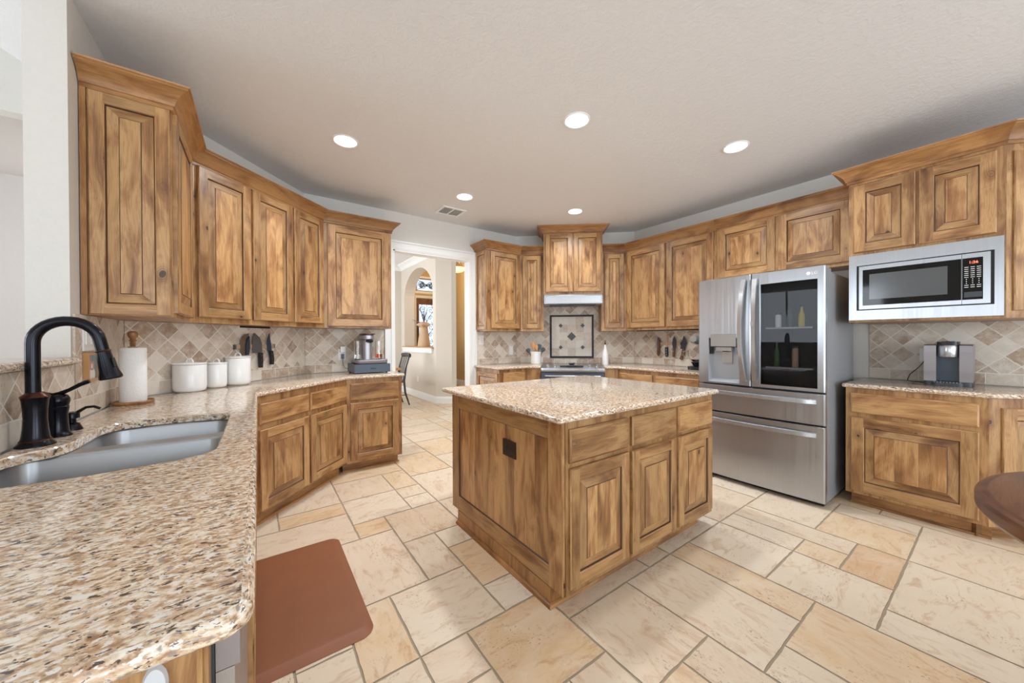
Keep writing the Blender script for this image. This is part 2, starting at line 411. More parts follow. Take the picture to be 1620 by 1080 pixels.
def ring(mb, fr, r0, d0, r1, d1, m=0, tt=(.5,)*4):
    """mitred ring between rect r0=(a0,a1,z0,z1) at depth d0 and r1 at d1"""
    A0, A1, Z0, Z1 = r0; B0, B1, Y0, Y1 = r1; P = fr.P; o = random.random()*9
    mb.face([P(A0, Z0, d0), P(A1, Z0, d0), P(B1, Y0, d1), P(B0, Y0, d1)], m, [(Z0+o, A0), (Z0+o, A1), (Y0+o, B1), (Y0+o, B0)], tt[0])
    mb.face([P(A1, Z1, d0), P(A0, Z1, d0), P(B0, Y1, d1), P(B1, Y1, d1)], m, [(Z1+o, A1), (Z1+o, A0), (Y1+o, B0), (Y1+o, B1)], tt[1])
    mb.face([P(A0, Z1, d0), P(A0, Z0, d0), P(B0, Y0, d1), P(B0, Y1, d1)], m, [(A0+o, Z1), (A0+o, Z0), (B0+o, Y0), (B0+o, Y1)], tt[2])
    mb.face([P(A1, Z0, d0), P(A1, Z1, d0), P(B1, Y1, d1), P(B1, Y0, d1)], m, [(A1+o, Z0), (A1+o, Z1), (B1+o, Y1), (B1+o, Y0)], tt[3])
def ins(r, i): return (r[0]+i, r[1]-i, r[2]+i, r[3]-i)
def panel_door(fr, r, d=0., t=.02, w=.058, slope=.040, flat=False, back=True):
    """raised-panel door: stiles, rails, glazed bead, sloped raised field made of staves"""
    mb = MB(); a0, a1, z0, z1 = r; T = d+t; b = .005
    if (a1-a0) < .25: w *= .72; slope *= .72
    ring(mb, fr, r, d, r, T-.004); ring(mb, fr, r, T-.004, ins(r, b), T)
    if back: mb.face([fr.P(a0, z0, d), fr.P(a0, z1, d), fr.P(a1, z1, d), fr.P(a1, z0, d)], 0)
    i = ins(r, b); k = ins(r, w)
    def q(A0, A1, Z0, Z1, dd, grain, t_):
        ou, ov = random.random()*9, random.random()*9
        uv = [(A0+ou, Z0+ov), (A1+ou, Z0+ov), (A1+ou, Z1+ov), (A0+ou, Z1+ov)] if grain == 'v' else [(Z0+ou, A0+ov), (Z0+ou, A1+ov), (Z1+ou, A1+ov), (Z1+ou, A0+ov)]
        mb.face([fr.P(A0, Z0, dd), fr.P(A1, Z0, dd), fr.P(A1, Z1, dd), fr.P(A0, Z1, dd)], 0, uv, t_)
    ts = [random.uniform(.1, .8) for _ in range(4)]
    q(i[0], k[0], i[2], i[3], T, 'v', ts[2]); q(k[1], i[1], i[2], i[3], T, 'v', ts[3])
    q(k[0], k[1], i[2], k[2], T, 'h', ts[0]); q(k[0], k[1], k[3], i[3], T, 'h', ts[1])
    ring(mb, fr, k, T, ins(k, .004), T-.003, 0, ts); ring(mb, fr, ins(k, .004), T-.003, ins(k, .009), T-.010, 1)
    j = ins(k, .009)
    if flat:
        f = ins(j, .0); dd = T-.010
    else:
        f0 = ins(j, slope); ring(mb, fr, j, T-.010, f0, T-.003, 0, [x*.8 for x in ts]); f = ins(f0, .003); ring(mb, fr, f0, T-.003, f, T-.0005, 1); dd = T-.0005
    x = f[0]
    while x < f[1]-1e-4:
        x2 = min(f[1], x+random.uniform(.06, .12))
        if f[1]-x2 < .03: x2 = f[1]
        q(x, x2, f[2], f[3], dd, 'v', random.uniform(.4, 1.15)); x = x2
    return mb
def drawer_front(fr, r, d=0., t=.02):
    mb = MB(); T = d+t; tt = random.random()
    ring(mb, fr, r, d, r, T-.006, 0, (tt,)*4); ring(mb, fr, r, T-.006, ins(r, .008), T, 0, (tt,)*4)
    i = ins(r, .008); ou, ov = random.random()*9, random.random()*9
    mb.face([fr.P(i[0], i[2], T), fr.P(i[1], i[2], T), fr.P(i[1], i[3], T), fr.P(i[0], i[3], T)], 0, [(i[2]+ou, i[0]+ov), (i[2]+ou, i[1]+ov), (i[3]+ou, i[1]+ov), (i[3]+ou, i[0]+ov)], tt)
    a0, a1, z0, z1 = r; mb.face([fr.P(a0, z0, d), fr.P(a0, z1, d), fr.P(a1, z1, d), fr.P(a1, z0, d)], 0)
    return mb
def body(poly, z0, z1, top=True, bottom=True):
    """cabinet carcass from a plan polygon, side boards with vertical grain"""
    mb = MB(); n = len(poly)
    for i in range(n):
        a, b = Vector((*poly[i], 0)), Vector((*poly[(i+1) % n], 0)); d = (b-a).length; o, p = random.random()*9, random.random()*9
        mb.face([(a.x, a.y, z0), (b.x, b.y, z0), (b.x, b.y, z1), (a.x, a.y, z1)], 0, [(o, p+z0), (o+d, p+z0), (o+d, p+z1), (o, p+z1)], random.uniform(.2, .6))
    if top: mb.tess(poly, [], z1)
    if bottom: mb.tess(poly, [], z0, 0, True)
    return mb
CROWN = [(0, -.105), (.010, -.105), (.010, -.088), (.016, -.084), (.020, -.072), (.030, -.052), (.046, -.034), (.062, -.022), (.074, -.017), (.074, -.011), (.082, -.007), (.084, 0), (0, 0)]
def miter_dirs(path, closed=False):
    out = []; n = len(path)
    for i in range(n):
        p = Vector(path[i]); dirs = []
        if i > 0: dirs.append((p-Vector(path[i-1])).normalized())
        if i < n-1: dirs.append((Vector(path[i+1])-p).normalized())
        ns = [Vector((d.y, -d.x)) for d in dirs]
        if len(ns) == 1: out.append(ns[0])
        else:
            m = (ns[0]+ns[1]).normalized(); out.append(m/max(.3, m.dot(ns[0])))
    return out
def crown_seg(path, dirs, i, ztop, prof=CROWN, endl=False, endr=False, mt=0):
    mb = MB(); o = random.random()*9; a, b = Vector(path[i]), Vector(path[i+1]); t = random.random()
    rows = []; s = 0; ss = []
    for k, (d, z) in enumerate(prof):
        pa, pb = a+dirs[i]*d, b+dirs[i+1]*d; rows.append((Vector((*pa, ztop+z)), Vector((*pb, ztop+z))))
        if k: s += math.dist(prof[k], prof[k-1])
        ss.append(s)
    Ln = (b-a).length
    for k in range(len(rows)-1):
        mb.face([rows[k][0], rows[k][1], rows[k+1][1], rows[k+1][0]], mt, [(ss[k]+o, o), (ss[k]+o, o+Ln), (ss[k+1]+o, o+Ln), (ss[k+1]+o, o)], t)
    mb.face([r[0] for r in rows][::-1], mt); mb.face([r[1] for r in rows], mt)
    return mb

# ------------------------------------------------------------------ plan points
XC, YA, XB = -.655, 4.18, 4.29
D1, D2 = (XC, 3.045), (.385, YA)
R1, R2 = (3.07, YA), (XB, 3.04)
CT = .918; CB = .888

# ================================================================== SETTING
def wall_strip(name, pts, z0, z1, th, mat, label):
    """vertical wall along a polyline, thickness th away from the room"""
    mb = MB(); dirs = miter_dirs(pts); n = len(pts)
    ins_ = [(p[0], p[1]) for p in pts]; out = [(p[0]-d.x*th, p[1]-d.y*th) for p, d in zip(pts, dirs)]
    mb.prism(ins_+out[::-1], z0, z1); return obj(name, mb, mat, smooth=0, kind='structure', label=label)
# floor: french pattern travertine, module .2055
def floor_tiles():
    g = .2055; X0, Y0 = .515, .53
    I0, I1, J0, J1 = -30, 22, -20, 50
    known = [(0,2,4,6,.22),(-1,1,6,9,.35),(1,2,6,8,.28),(2,3,7,8,.12),(2,4,5,7,.74),(2,3,4,5,.05),(1,3,2,4,.76),(3,5,1,3,.42),(5,7,0,3,.30),(3,6,3,4,.48),(6,7,3,4,.38),(7,8,0,3,.66),
      (8,10,-1,1,.25),(10,12,-1,0,.90),(10,11,0,1,.64),(9,12,-3,-1,.26),(6,8,-3,0,.70),(8,9,-3,-1,.20),(0,1,3,4,.5),(0,2,12,14,.45),(1,2,12,14,.66),(0,2,10,12,.18),(0,1,9,10,.80),(1,3,8,10,.55),
      (2,3,10,11,.12),(-2,0,11,12,.78),(-3,0,9,11,.4),(1,3,13,16,.52),(12,14,-1,1,.68),(11,12,0,3,.4),(8,10,1,3,.16),(5,6,1+2,5,.3),(-1,0,4,6,.72),(-2,-1,4,5,.2),(-3,0,1,4,.38),(3,4,0,1,.7),(4,5,-2,1,.5)]
    occ = {}; tiles = []
    def free(i0, i1, j0, j1): return all((i, j) not in occ for i in range(i0, i1) for j in range(j0, j1))
    def place(i0, i1, j0, j1, t):
        for i in range(i0, i1):
            for j in range(j0, j1): occ[(i, j)] = 1
        tiles.append((i0, i1, j0, j1, t))
    for k in known:
        if free(*k[:4]): place(*k)
    rnd = random.Random(11)
    for j in range(J0, J1):
        for i in range(I0, I1):
            if (i, j) in occ: continue
            opts = [(3, 2), (2, 3), (2, 2), (2, 2), (2, 1), (1, 2), (1, 1), (3, 2)]; rnd.shuffle(opts); opts.sort(key=lambda s: -s[0]*s[1]+rnd.random()*4)
            for a, b in opts:
                if free(i, i+a, j, j+b): break
            else: a = b = 1
            place(i, i+a, j, j+b, min(1, max(0, rnd.gauss(.42, .2))))
    mb = MB(); gp = .0035
    rn = random.Random(3)
    for i0, i1, j0, j1, t in tiles:
        x0, x1, y0, y1 = X0+i0*g+gp, X0+i1*g-gp, Y0+j0*g+gp, Y0+j1*g-gp
        # chiselled, slightly wandering edge
        pts = []
        for (ax, ay, bx, by) in ((x0, y0, x1, y0), (x1, y0, x1, y1), (x1, y1, x0, y1), (x0, y1, x0, y0)):
            n = max(3, int(math.dist((ax, ay), (bx, by))/.035))
            for k in range(n):
                f = k/n; e = 0 if k == 0 else rn.uniform(0, .0035); nx, ny = -(by-ay), bx-ax; l = math.hypot(nx, ny)
                pts.append((ax+(bx-ax)*f+nx/l*e, ay+(by-ay)*f+ny/l*e))
        ox, oy = rn.random()*20, rn.random()*20
        sw = (x1-x0) < (y1-y0)
        mb.face([(x, y, 0) for x, y in pts], 0, [((y+ox, x+oy) if sw else (x+ox, y+oy)) for x, y in pts], t)
        if y0 < 4.4:
            for k in range(len(pts)):
                a, b = pts[k], pts[(k+1) % len(pts)]; mb.face([(*a, 0), (*a, -.003), (*b, -.003), (*b, 0)], 1)
    mb.face([(-5.65, -3.58, -.003), (6, -3.58, -.003), (6, 11, -.003), (-5.65, 11, -.003)], 1)
    mb.face([(-5.65, -3.58, -.05), (-5.65, 11, -.05), (6, 11, -.05), (6, -3.58, -.05)], 1)
    return obj('floor', mb, [TRAV, GROUT], loc=(0, 0, 0), smooth=0, kind='structure', label='travertine floor laid in a mixed size pattern')
floor_tiles()
# ceilings
mb = MB(); mb.prism([(-.775, -3.5), (4.6, -3.5), (4.6, 4.30), (-.775, 4.30)], CEIL, CEIL+.08)
obj('ceiling', mb, CEILM, smooth=0, kind='structure', label='textured off-white kitchen ceiling')
# kitchen walls
wall_strip('wall_back_left', [(XC, 2.34), D1, D2], 0, CEIL, .12, WALLM, 'off-white wall behind the left cabinets')
wall_strip('wall_back_right', [R1, R2, (XB, -3.6)], 0, CEIL, .12, WALLM, 'off-white wall behind range and fridge')
mb = MB()
mb.prism([(.34, YA), (1.288, YA), (1.288, YA+.12), (.34, YA+.12)], 0, CEIL); mb.prism([(2.299, YA), (3.12, YA), (3.12, YA+.12), (2.299, YA+.12)], 0, CEIL)
mb.prism([(1.288, YA), (2.299, YA), (2.299, YA+.12), (1.288, YA+.12)], 2.32, CEIL)
obj('wall_back', mb, WALLM, smooth=0, kind='structure', label='off-white wall with the doorway to the dining room')
# half wall of the peninsula
mb = MB(); mb.prism([(-.775, .45), (XC, .45), (XC, 2.34), (-.775, 2.34)], 0, 1.162)
obj('wall_half', mb, WALLM, smooth=0, kind='structure', label='half wall behind the sink')
# door casing (trim) with stepped profile
def casing(name, x0, x1, ztop, y, yd):
    mb = MB(); W = .105
    for (w0, w1, t) in ((0, W, .012), (W-.022, W, .026), (.012, .03, .018)):
        mb.box((x0-w1, y, 0), (x0-w0, y-t*yd, ztop+w0)); mb.box((x1+w0, y, 0), (x1+w1, y-t*yd, ztop+w0)); mb.box((x0-w1, y, ztop+w0), (x1+w1, y-t*yd, ztop+w1))
    return mb
mb = casing('c', 1.288, 2.288, 2.32, YA, 1)
mb.box((1.288, YA-.004, 0), (1.306, YA+.124, 2.32)); mb.box((2.289, YA-.004, 0), (2.299, YA+.124, 2.32)); mb.box((1.288, YA-.004, 2.302), (2.288, YA+.124, 2.32))
obj('trim_1', mb, WHITE, smooth=0, kind='structure', label='white doorway casing')

# backsplash tile panels
def splash_panel(name, p0, p1, z0, z1, label, t=.010, u0=0.):
    fr = Fr(p0, p1); mb = MB(); P = fr.P; Ln = fr.L
    q = lambda pts, uv: mb.face(pts, 0, uv)
    q([P(0, z0, t), P(Ln, z0, t), P(Ln, z1, t), P(0, z1, t)], [(u0, z0-CT), (u0+Ln, z0-CT), (u0+Ln, z1-CT), (u0, z1-CT)])
    for a, b in ((0, 0), (Ln, Ln)): q([P(a, z0, .001), P(a, z0, t), P(a, z1, t), P(a, z1, .001)], [(u0+a, z0-CT), (u0+a+t, z0-CT), (u0+a+t, z1-CT), (u0+a, z1-CT)])
    for z in (z0, z1): q([P(0, z, .001), P(Ln, z, .001), P(Ln, z, t), P(0, z, t)], [(u0, z-CT), (u0+Ln, z-CT), (u0+Ln, z-CT+t), (u0, z-CT+t)])
    obj(name, mb, SPLASH, smooth=0, kind='structure', label=label)
e = .001
splash_panel('trim_2', (XC, .45), (XC, 2.34), CT+e, 1.160, 'diamond tile on the half wall', u0=.3)
splash_panel('trim_3', (XC, 2.352), (XC, 3.04), CT+e, 1.379, 'diamond tile beside the paper towels', u0=2.2)
splash_panel('trim_4', (XC+.004, 3.052), (D2[0]-.006, YA-.006), CT+e, 1.379, 'diamond tile behind the canisters', u0=5.1)
splash_panel('trim_5', (D2[0]+.004, YA), (1.18, YA), CT+e, 1.379, 'diamond tile behind the drink machine', u0=8.07)
splash_panel('trim_6', (2.396, YA), (R1[0]-.004, YA), CT+e, 1.365, 'diamond tile left of the range', u0=11.)
splash_panel('trim_7', (R1[0]+.005, YA-.005), (R2[0]-.005, R2[1]+.005), CT+e, 1.75, 'diamond tile behind the range', u0=14.34)
splash_panel('trim_8', (XB, R2[1]-.004), (XB, 1.75), CT+e, 1.375, 'diamond tile behind the hanging knives', u0=17.)
splash_panel('trim_9', (XB, .69), (XB, -1.4), CT+e, 1.375, 'diamond tile behind the coffee maker', u0=20.04)

# living room seen over the bar
mb = MB()
mb.prism([(-5.6, 4.5), (-.80, 4.5), (-.80, 4.62), (-5.6, 4.62)], 3.04, 5.6)
obj('wall_living', mb, WALLM, smooth=0, kind='structure', label='pale header wall in the living room')
mb = MB(); mb.prism([(-5.6, 6.2), (-.78, 6.2), (-.78, 6.3), (-5.6, 6.3)], 0, 3.5); mb.prism([(-.80, 4.5), (-.66, 4.5), (-.66, 6.3), (-.80, 6.3)], 0, 5.6)
mb.prism([(-5.6, 4.62), (-.80, 4.62), (-.80, 6.2), (-5.6, 6.2)], 3.04, 3.1)
obj('wall_living_back', mb, LIVW, smooth=0, kind='structure', label='pale back wall of the living room')
mb = MB()  # sloping living room ceiling
sl = (3.437-3.513)/(-1.471+1.594)
zx = lambda x: 3.437+sl*(x+1.471)
mb.face([(-.775, -3.5, zx(-.775)), (-.775, 4.5, zx(-.775)), (-4.4, 4.5, zx(-4.4)), (-4.4, -3.5, zx(-4.4))]); mb.face([(-4.4, -3.5, zx(-4.4)), (-4.4, 4.5, zx(-4.4)), (-5.65, 4.5, zx(-4.4)), (-5.65, -3.5, zx(-4.4))])
mb.face([(-.775, -3.5, zx(-.775)), (-.775, 4.5, zx(-.775)), (-.775, 4.5, CEIL), (-.775, -3.5, CEIL)])
obj('ceiling_living', mb, CEILM, smooth=0, kind='structure', label='sloping living room ceiling')
# upper part of the wall between living room and kitchen, above the wall end
# outer walls behind the camera with real window openings
def wall_windows(name, x0, x1, y, wins, z1, axis, label, th=.12, sgn=-1):
    """wall along axis with rectangular openings [(a0,a1,z0,z1)]"""
    mb = MB()
    f = (lambda a, d: (a, y+d*sgn)) if axis == 'x' else (lambda a, d: (y+d*sgn, a))
    cuts = sorted(wins); x = x0
    def col(a, b, z0_, z1_):
        p = [f(a, 0), f(b, 0), f(b, th), f(a, th)]; mb.prism(p, z0_, z1_)
    for a0, a1, z0, zz in cuts:
        col(x, a0, 0, z1); col(a0, a1, 0, z0); col(a0, a1, zz, z1); x = a1
    col(x, x1, 0, z1); obj(name, mb, WALLM, smooth=0, kind='structure', label=label)
    for i, (a0, a1, z0, zz) in enumerate(cuts):
        m2 = MB(); t = .05
        def bb(a, b, c, d_): p, q = f(a, .03), f(b, .08); m2.box((p[0], p[1], c), (q[0], q[1], d_))
        bb(a0, a0+t, z0, zz); bb(a1-t, a1, z0, zz); bb(a0+t, a1-t, z0, z0+t); bb(a0+t, a1-t, zz-t, zz)
        m_ = (a0+a1)/2; bb(m_-.02, m_+.02, z0+t, zz-t); bb(a0+t, m_-.02, (z0+zz)/2-.015, (z0+zz)/2+.015); bb(m_+.02, a1-t, (z0+zz)/2-.015, (z0+zz)/2+.015)
        wall_windows.n += 1
        obj('window_%d' % wall_windows.n, m2, WHITE, smooth=0, kind='structure', label='white window frame')
wall_windows.n = 0
wall_windows('wall_front', -5.7, 4.6, -3.5, [(-4.0, -2.2, .45, 2.45), (-1.1, .9, .45, 2.45), (1.5, 3.5, .45, 2.45)], 5.6, 'x', 'wall behind the camera with three windows')
wall_windows('wall_left', -3.5, 6.3, -5.6, [(-2.8, -1.2, .45, 2.65), (1.8, 4.2, .45, 2.65)], 5.6, 'y', 'living room window wall')

# dining room and foyer through the doorway
mb = MB(); mb.prism([(-.9, 4.32), (3.2, 4.32), (3.2, 8.75), (-.9, 8.75)], 3.06, 3.14)
obj('ceiling_dining', mb, CEILM, smooth=0, kind='structure', label='dining room ceiling')
mb = MB(); mb.prism([(-.9, 8.62), (2.85, 8.62), (2.85, 8.75), (-.9, 8.75)], 0, 3.06)
obj('wall_dining_back', mb, WARMW, smooth=0, kind='structure', label='greige back wall of the dining room')
mb = MB(); mb.prism([(-.66, 4.30), (.5, 4.30), (.5, 4.32), (-.66, 4.32)], 0, 3.06)
mb.prism([(.34, 4.301), (3.6, 4.301), (3.6, 4.318), (.34, 4.318)], CEIL-.02, 3.06)
mb.prism([(3.12, 4.30), (3.3, 4.30), (3.3, 4.42), (3.12, 4.42)], 0, 3.06)
obj('wall_dining_front', mb, WARMW, smooth=0, kind='structure', label='dining side of the kitchen wall')
# arch wall: plan axis along Y at X 2.85, arch opening
AX0, AX1, AY0, AY1 = 2.85, 3.10, 6.56, 8.62
def arch_loop(n=26):
    y0, y1, zs, zm = 6.71, 8.40, 2.23, 2.83; c = (y0+y1)/2; r = (y1-y0)/2
    pts = [(y0, 1.085), (y1, 1.085)]
    for k in range(n+1):
        a = PI*k/n; pts.append((c+r*math.cos(a), zs+(zm-zs)*math.sin(a)))
    return pts
lp = arch_loop(); mb = MB()
outer = [(AY0, 0), (AY1, 0), (AY1, 3.06), (AY0, 3.06)]
for X, fl in ((AX0, False), (AX1, True)): mb.tess(outer, [lp], 0, 0, fl, lambda y, z, X=X: (X, y, z))
for k in range(len(lp)):
    a, b = lp[k], lp[(k+1) % len(lp)]; mb.face([(AX0, *a), (AX0, *b), (AX1, *b), (AX1, *a)])
mb.prism([(AX0, AY0), (3.10, 6.37), (3.20, 6.37), (3.20, AY0)], 0, 3.6); mb.prism([(AX1, AY0), (AX1+.001, AY1), (AX0, AY1)], 3.06, 3.6)
obj('wall_arch', mb, WARMW, smooth=0, kind='structure', label='greige wall with the arched opening')
# sill
mb = MB(); mb.box((2.80, 6.66, 1.085), (3.14, 8.46, 1.108), 0); mb.box((2.815, 6.70, .985), (2.849, 8.44, 1.085), 1); mb.box((2.835, 6.68, 1.05), (2.80, 8.45, 1.085), 1)
obj('trim_10', mb, [PALEW, WHITE], smooth=0, kind='structure', label='wood topped white sill of the arch')
# baseboards and crown
def base_strip(name, pts, label, h=.14, t=.016):
    dirs = miter_dirs(pts); mb = MB(); prof = [(.0005, 0), (t, 0), (t, h*.75), (t*.55, h*.88), (t*.4, h), (.0005, h)]
    for i in range(len(pts)-1):
        m2 = crown_seg(pts, dirs, i, 0, prof); k0 = len(mb.v); mb.v += m2.v; mb.f += [tuple(k0+x for x in f) for f in m2.f]; mb.m += m2.m; mb.uv += m2.uv; mb.t += m2.t
    obj(name, mb, WHITE, smooth=0, kind='structure', label=label)
base_strip('baseboard_dining', [(-.9, 8.62), (2.85, 8.62), (2.85, 6.56), (3.10, 6.37), (3.20, 6.37)], 'white baseboard of the dining room')
base_strip('baseboard_foyer', [(4.6, 9.75), (4.6, 5.0)], 'white baseboard of the foyer')
pts = [(-.9, 8.62), (2.85, 8.62), (2.85, 6.58)]; dirs = miter_dirs(pts); mb = MB()
for i in range(2):
    m2 = crown_seg(pts, dirs, i, 3.06, [(.0005, -.13), (.012, -.13), (.016, -.11), (.05, -.06), (.09, -.03), (.11, -.02), (.12, -.001), (.0005, -.001)]); k0 = len(mb.v); mb.v += m2.v; mb.f += [tuple(k0+x for x in f) for f in m2.f]; mb.m += m2.m; mb.uv += m2.uv; mb.t += m2.t
obj('trim_11', mb, WHITE, smooth=0, kind='structure', label='white crown moulding of the dining room')
# dining left wall with window
wall_windows('wall_dining_left', 4.32, 8.62, -.80, [(5.4, 7.8, .6, 2.5)], 3.06, 'y', 'dining room window wall')
# foyer
mb = MB(); mb.prism([(4.6, 4.9), (4.72, 4.9), (4.72, 9.9), (4.6, 9.9)], 0, 3.6)
obj('wall_foyer_right', mb, TANW, smooth=0, kind='structure', label='tan plaster foyer wall')
mb = MB(); fx0, fx1 = 3.65, 4.29
for a, b, c, d in ((3.10, fx0, 0, 3.6), (fx1, 4.6, 0, 3.6), (fx0, fx1, 2.45, 2.65), (fx0, fx1, 3.01, 3.6)): mb.prism([(a, 9.75), (b, 9.75), (b, 9.87), (a, 9.87)], c, d)
obj('wall_foyer_front', mb, TANW, smooth=0, kind='structure', label='tan wall around the front door')
mb = MB(); mb.prism([(3.10, 6.37), (4.72, 4.42), (4.72, 9.87), (3.10, 9.87)], 3.6, 3.68); obj('ceiling_foyer', mb, CEILM, smooth=0, kind='structure', label='foyer ceiling')
mb = MB(); mb.prism([(3.10, 8.62), (3.2, 8.62), (3.2, 9.75), (3.10, 9.75)], 0, 3.6); mb.prism([(3.05, 8.62), (3.11, 8.62), (3.11, 8.75), (3.05, 8.75)], 0, 3.6); obj('wall_foyer_left', mb, TANW, smooth=0, kind='structure', label='tan foyer wall beyond the arch')
mb = MB()
for z0, z1 in ((2.455, 2.52), (2.58, 2.645), (3.015, 3.07)): mb.box((fx0-.1, 9.735, z0), (fx1+.1, 9.749, z1))
mb.box((fx0-.08, 9.735, 0), (fx0-.005, 9.749, 2.455)); mb.box((fx1+.005, 9.735, 0), (fx1+.08, 9.749, 2.455))
obj('trim_12', mb, WHITE, smooth=0, kind='structure', label='white casing around the front door')
def spiral(cx, cz, r0, r1, turns, a0, y, n=26, sg=1):
    return [(cx+(r0+(r1-r0)*k/n)*math.cos(a0+sg*turns*2*PI*k/n), y, cz+(r0+(r1-r0)*k/n)*math.sin(a0+sg*turns*2*PI*k/n)) for k in range(n+1)]
def scrollwork(mb, x0, x1, z0, z1, y, nrow, r=.007):
    xc = (x0+x1)/2; hw = (x1-x0)/2; dz = (z1-z0)/nrow
    mb.tube([(xc, y, z0), (xc, y, z1)], r*.8, 6)
    for i in range(nrow):
        c = z0+dz*(i+.5)
        for s in (-1, 1):
            mb.tube(spiral(xc+s*hw*.52, c+dz*.18, .02, min(hw*.42, dz*.32), 1.4, 0 if s > 0 else PI, y, 26, s), r, 6)
            mb.tube(spiral(xc+s*hw*.45, c-dz*.26, .015, min(hw*.30, dz*.2), 1.2, PI/2, y, 20, -s), r, 6)
            mb.tube([(xc, y, c-dz*.5), (xc+s*hw*.5, y, c-dz*.1), (xc+s*hw*.95, y, c+dz*.2), (xc+s*hw*.6, y, c+dz*.5)], r, 6)
door = MB(); X0, X1, y0, y1 = 3.66, 4.28, 9.765, 9.81
gx0, gx1, gz0, gz1 = 3.735, 4.205, .30, 2.27
for a, b, c, d in ((X0, gx0, .01, 2.44), (gx1, X1, .01, 2.44), (gx0, gx1, .01, gz0), (gx0, gx1, gz1, 2.44)): door.box((a, y0, c), (b, y1, d))
dr = obj('door_1', door, TABLEW, smooth=0, kind='structure', label='dark wood front door with an iron scroll glass panel')
mb = MB(); mb.box((gx0, 9.785, gz0), (gx1, 9.792, gz1)); obj('pane', mb, FROST, dr, smooth=0)
mb = MB(); scrollwork(mb, gx0, gx1, gz0, gz1, 9.775, 4); obj('iron_scroll', mb, IRON, dr)
mb = MB(); t = .03
for a, b, c, d in ((fx0, fx0+t, 2.65, 3.01), (fx1-t, fx1, 2.65, 3.01), (fx0+t, fx1-t, 2.65, 2.67), (fx0+t, fx1-t, 2.99, 3.01)): mb.box((a, 9.77, c), (b, 9.80, d))
tr = obj('window_20', mb, TABLEW, smooth=0, kind='structure', label='transom window above the front door')
mb = MB(); mb.box((fx0+t, 9.785, 2.67), (fx1-t, 9.79, 2.99)); obj('pane', mb, FROST, tr, smooth=0)
mb = MB()
for cx in (3.83, 4.11):
    for sg in (1, -1):
        for a in (PI*.5, -PI*.5): mb.tube(spiral(cx, 2.83, .015, .10+.02*sg, 1.3, a, 9.775, 24, sg), .009, 6)
mb.tube([(fx0+.03, 9.775, 2.68), (3.97, 9.775, 2.83), (fx1-.03, 9.775, 2.98)], .008, 6); mb.tube([(fx0+.03, 9.775, 2.98), (3.97, 9.775, 2.83), (fx1-.03, 9.775, 2.68)], .008, 6)
mb.lathe([(.01, -.02), (.035, -.01), (.035, .01), (.01, .02)], (3.97, 9.775, 2.83), 12, axis='Y'); obj('iron_scroll', mb, IRON, tr)

# ================================================================== LEFT UPPER CABINETS
UB, UT, UC = 1.38, 2.435, 2.518
CF = [(XC+.004, 2.45), (-.35, 2.45), (-.35, 3.095), (.523, 3.89), (1.177, 3.89), (1.177, YA-.003)]
cdirs = miter_dirs(CF)
# end cabinet along the left wall
A = thing('upper_cabinet', 'wooden wall cabinet at the far left with a tall panelled end beside the wall corner', 'cabinet', (-.5, 2.75, UB), 'left wall cabinets')
obj('body', body([(XC+.003, 2.45), (-.35, 2.45), (-.35, 3.094), (XC+.003, 3.04)], UB, UT), WOOD, A, smooth=0)
fr = Fr((XC, 2.45), (-.35, 2.45)); obj('end_panel', panel_door(fr, (.028, .302, UB+.003, UT-.022), 0, .014, .05), [WOOD, GLAZE], A, smooth=0)
mb = MB(); board(mb, fr, .004, .024, UB+.003, UT-.022, 0, .010); obj('scribe_strip', mb, TRIMW, A, smooth=0)
fr = Fr((-.35, 2.45), (-.35, 3.095)); obj('door', panel_door(fr, (.03, .555, UB+.022, UT-.02)), [WOOD, GLAZE], A, smooth=0)
obj('crown', crown_seg(CF, cdirs, 0, UC), TRIMW, A); obj('crown', crown_seg(CF, cdirs, 1, UC), TRIMW, A)
# diagonal cabinet
fr = Fr((-.35, 3.095), (.523, 3.89))
B = thing('upper_cabinet', 'wooden corner wall cabinet with three doors above the white canisters', 'cabinet', (.0, 3.5, UB), 'left wall cabinets')
obj('body', body([(-.35, 3.096), (.523, 3.89), (D2[0]+.02, YA-.01), (D1[0]+.008, D1[1]+.01)], UB, UT), WOOD, B, smooth=0)
for a0, a1 in ((.033, .405), (.426, .797), (.818, 1.166)): obj('door', panel_door(fr, (a0, a1, UB+.038, UT-.018)), [WOOD, GLAZE], B, smooth=0)
obj('crown', crown_seg(CF, cdirs, 2, UC), TRIMW, B)
mb = MB(); board(mb, fr, .10, .80, UB-.016, UB-.001, -.28, -.23, 'h'); obj('under_light', mb, BLACK, B, smooth=0)
# cabinet on the doorway wall
fr = Fr((.523, 3.89), (1.177, 3.89))
C_ = thing('upper_cabinet', 'wooden wall cabinet with one wide door left of the doorway', 'cabinet', (.85, 4.03, UB), 'left wall cabinets')
obj('body', body([(.525, 3.89), (1.177, 3.89), (1.177, YA-.012), (.41, YA-.012)], UB, UT), WOOD, C_, smooth=0)
obj('door', panel_door(fr, (.034, .624, UB+.018, UT-.032), 0, .02, .07), [WOOD, GLAZE], C_, smooth=0)
obj('crown', crown_seg(CF, cdirs, 3, UC), TRIMW, C_); obj('crown', crown_seg(CF, cdirs, 4, UC), TRIMW, C_)

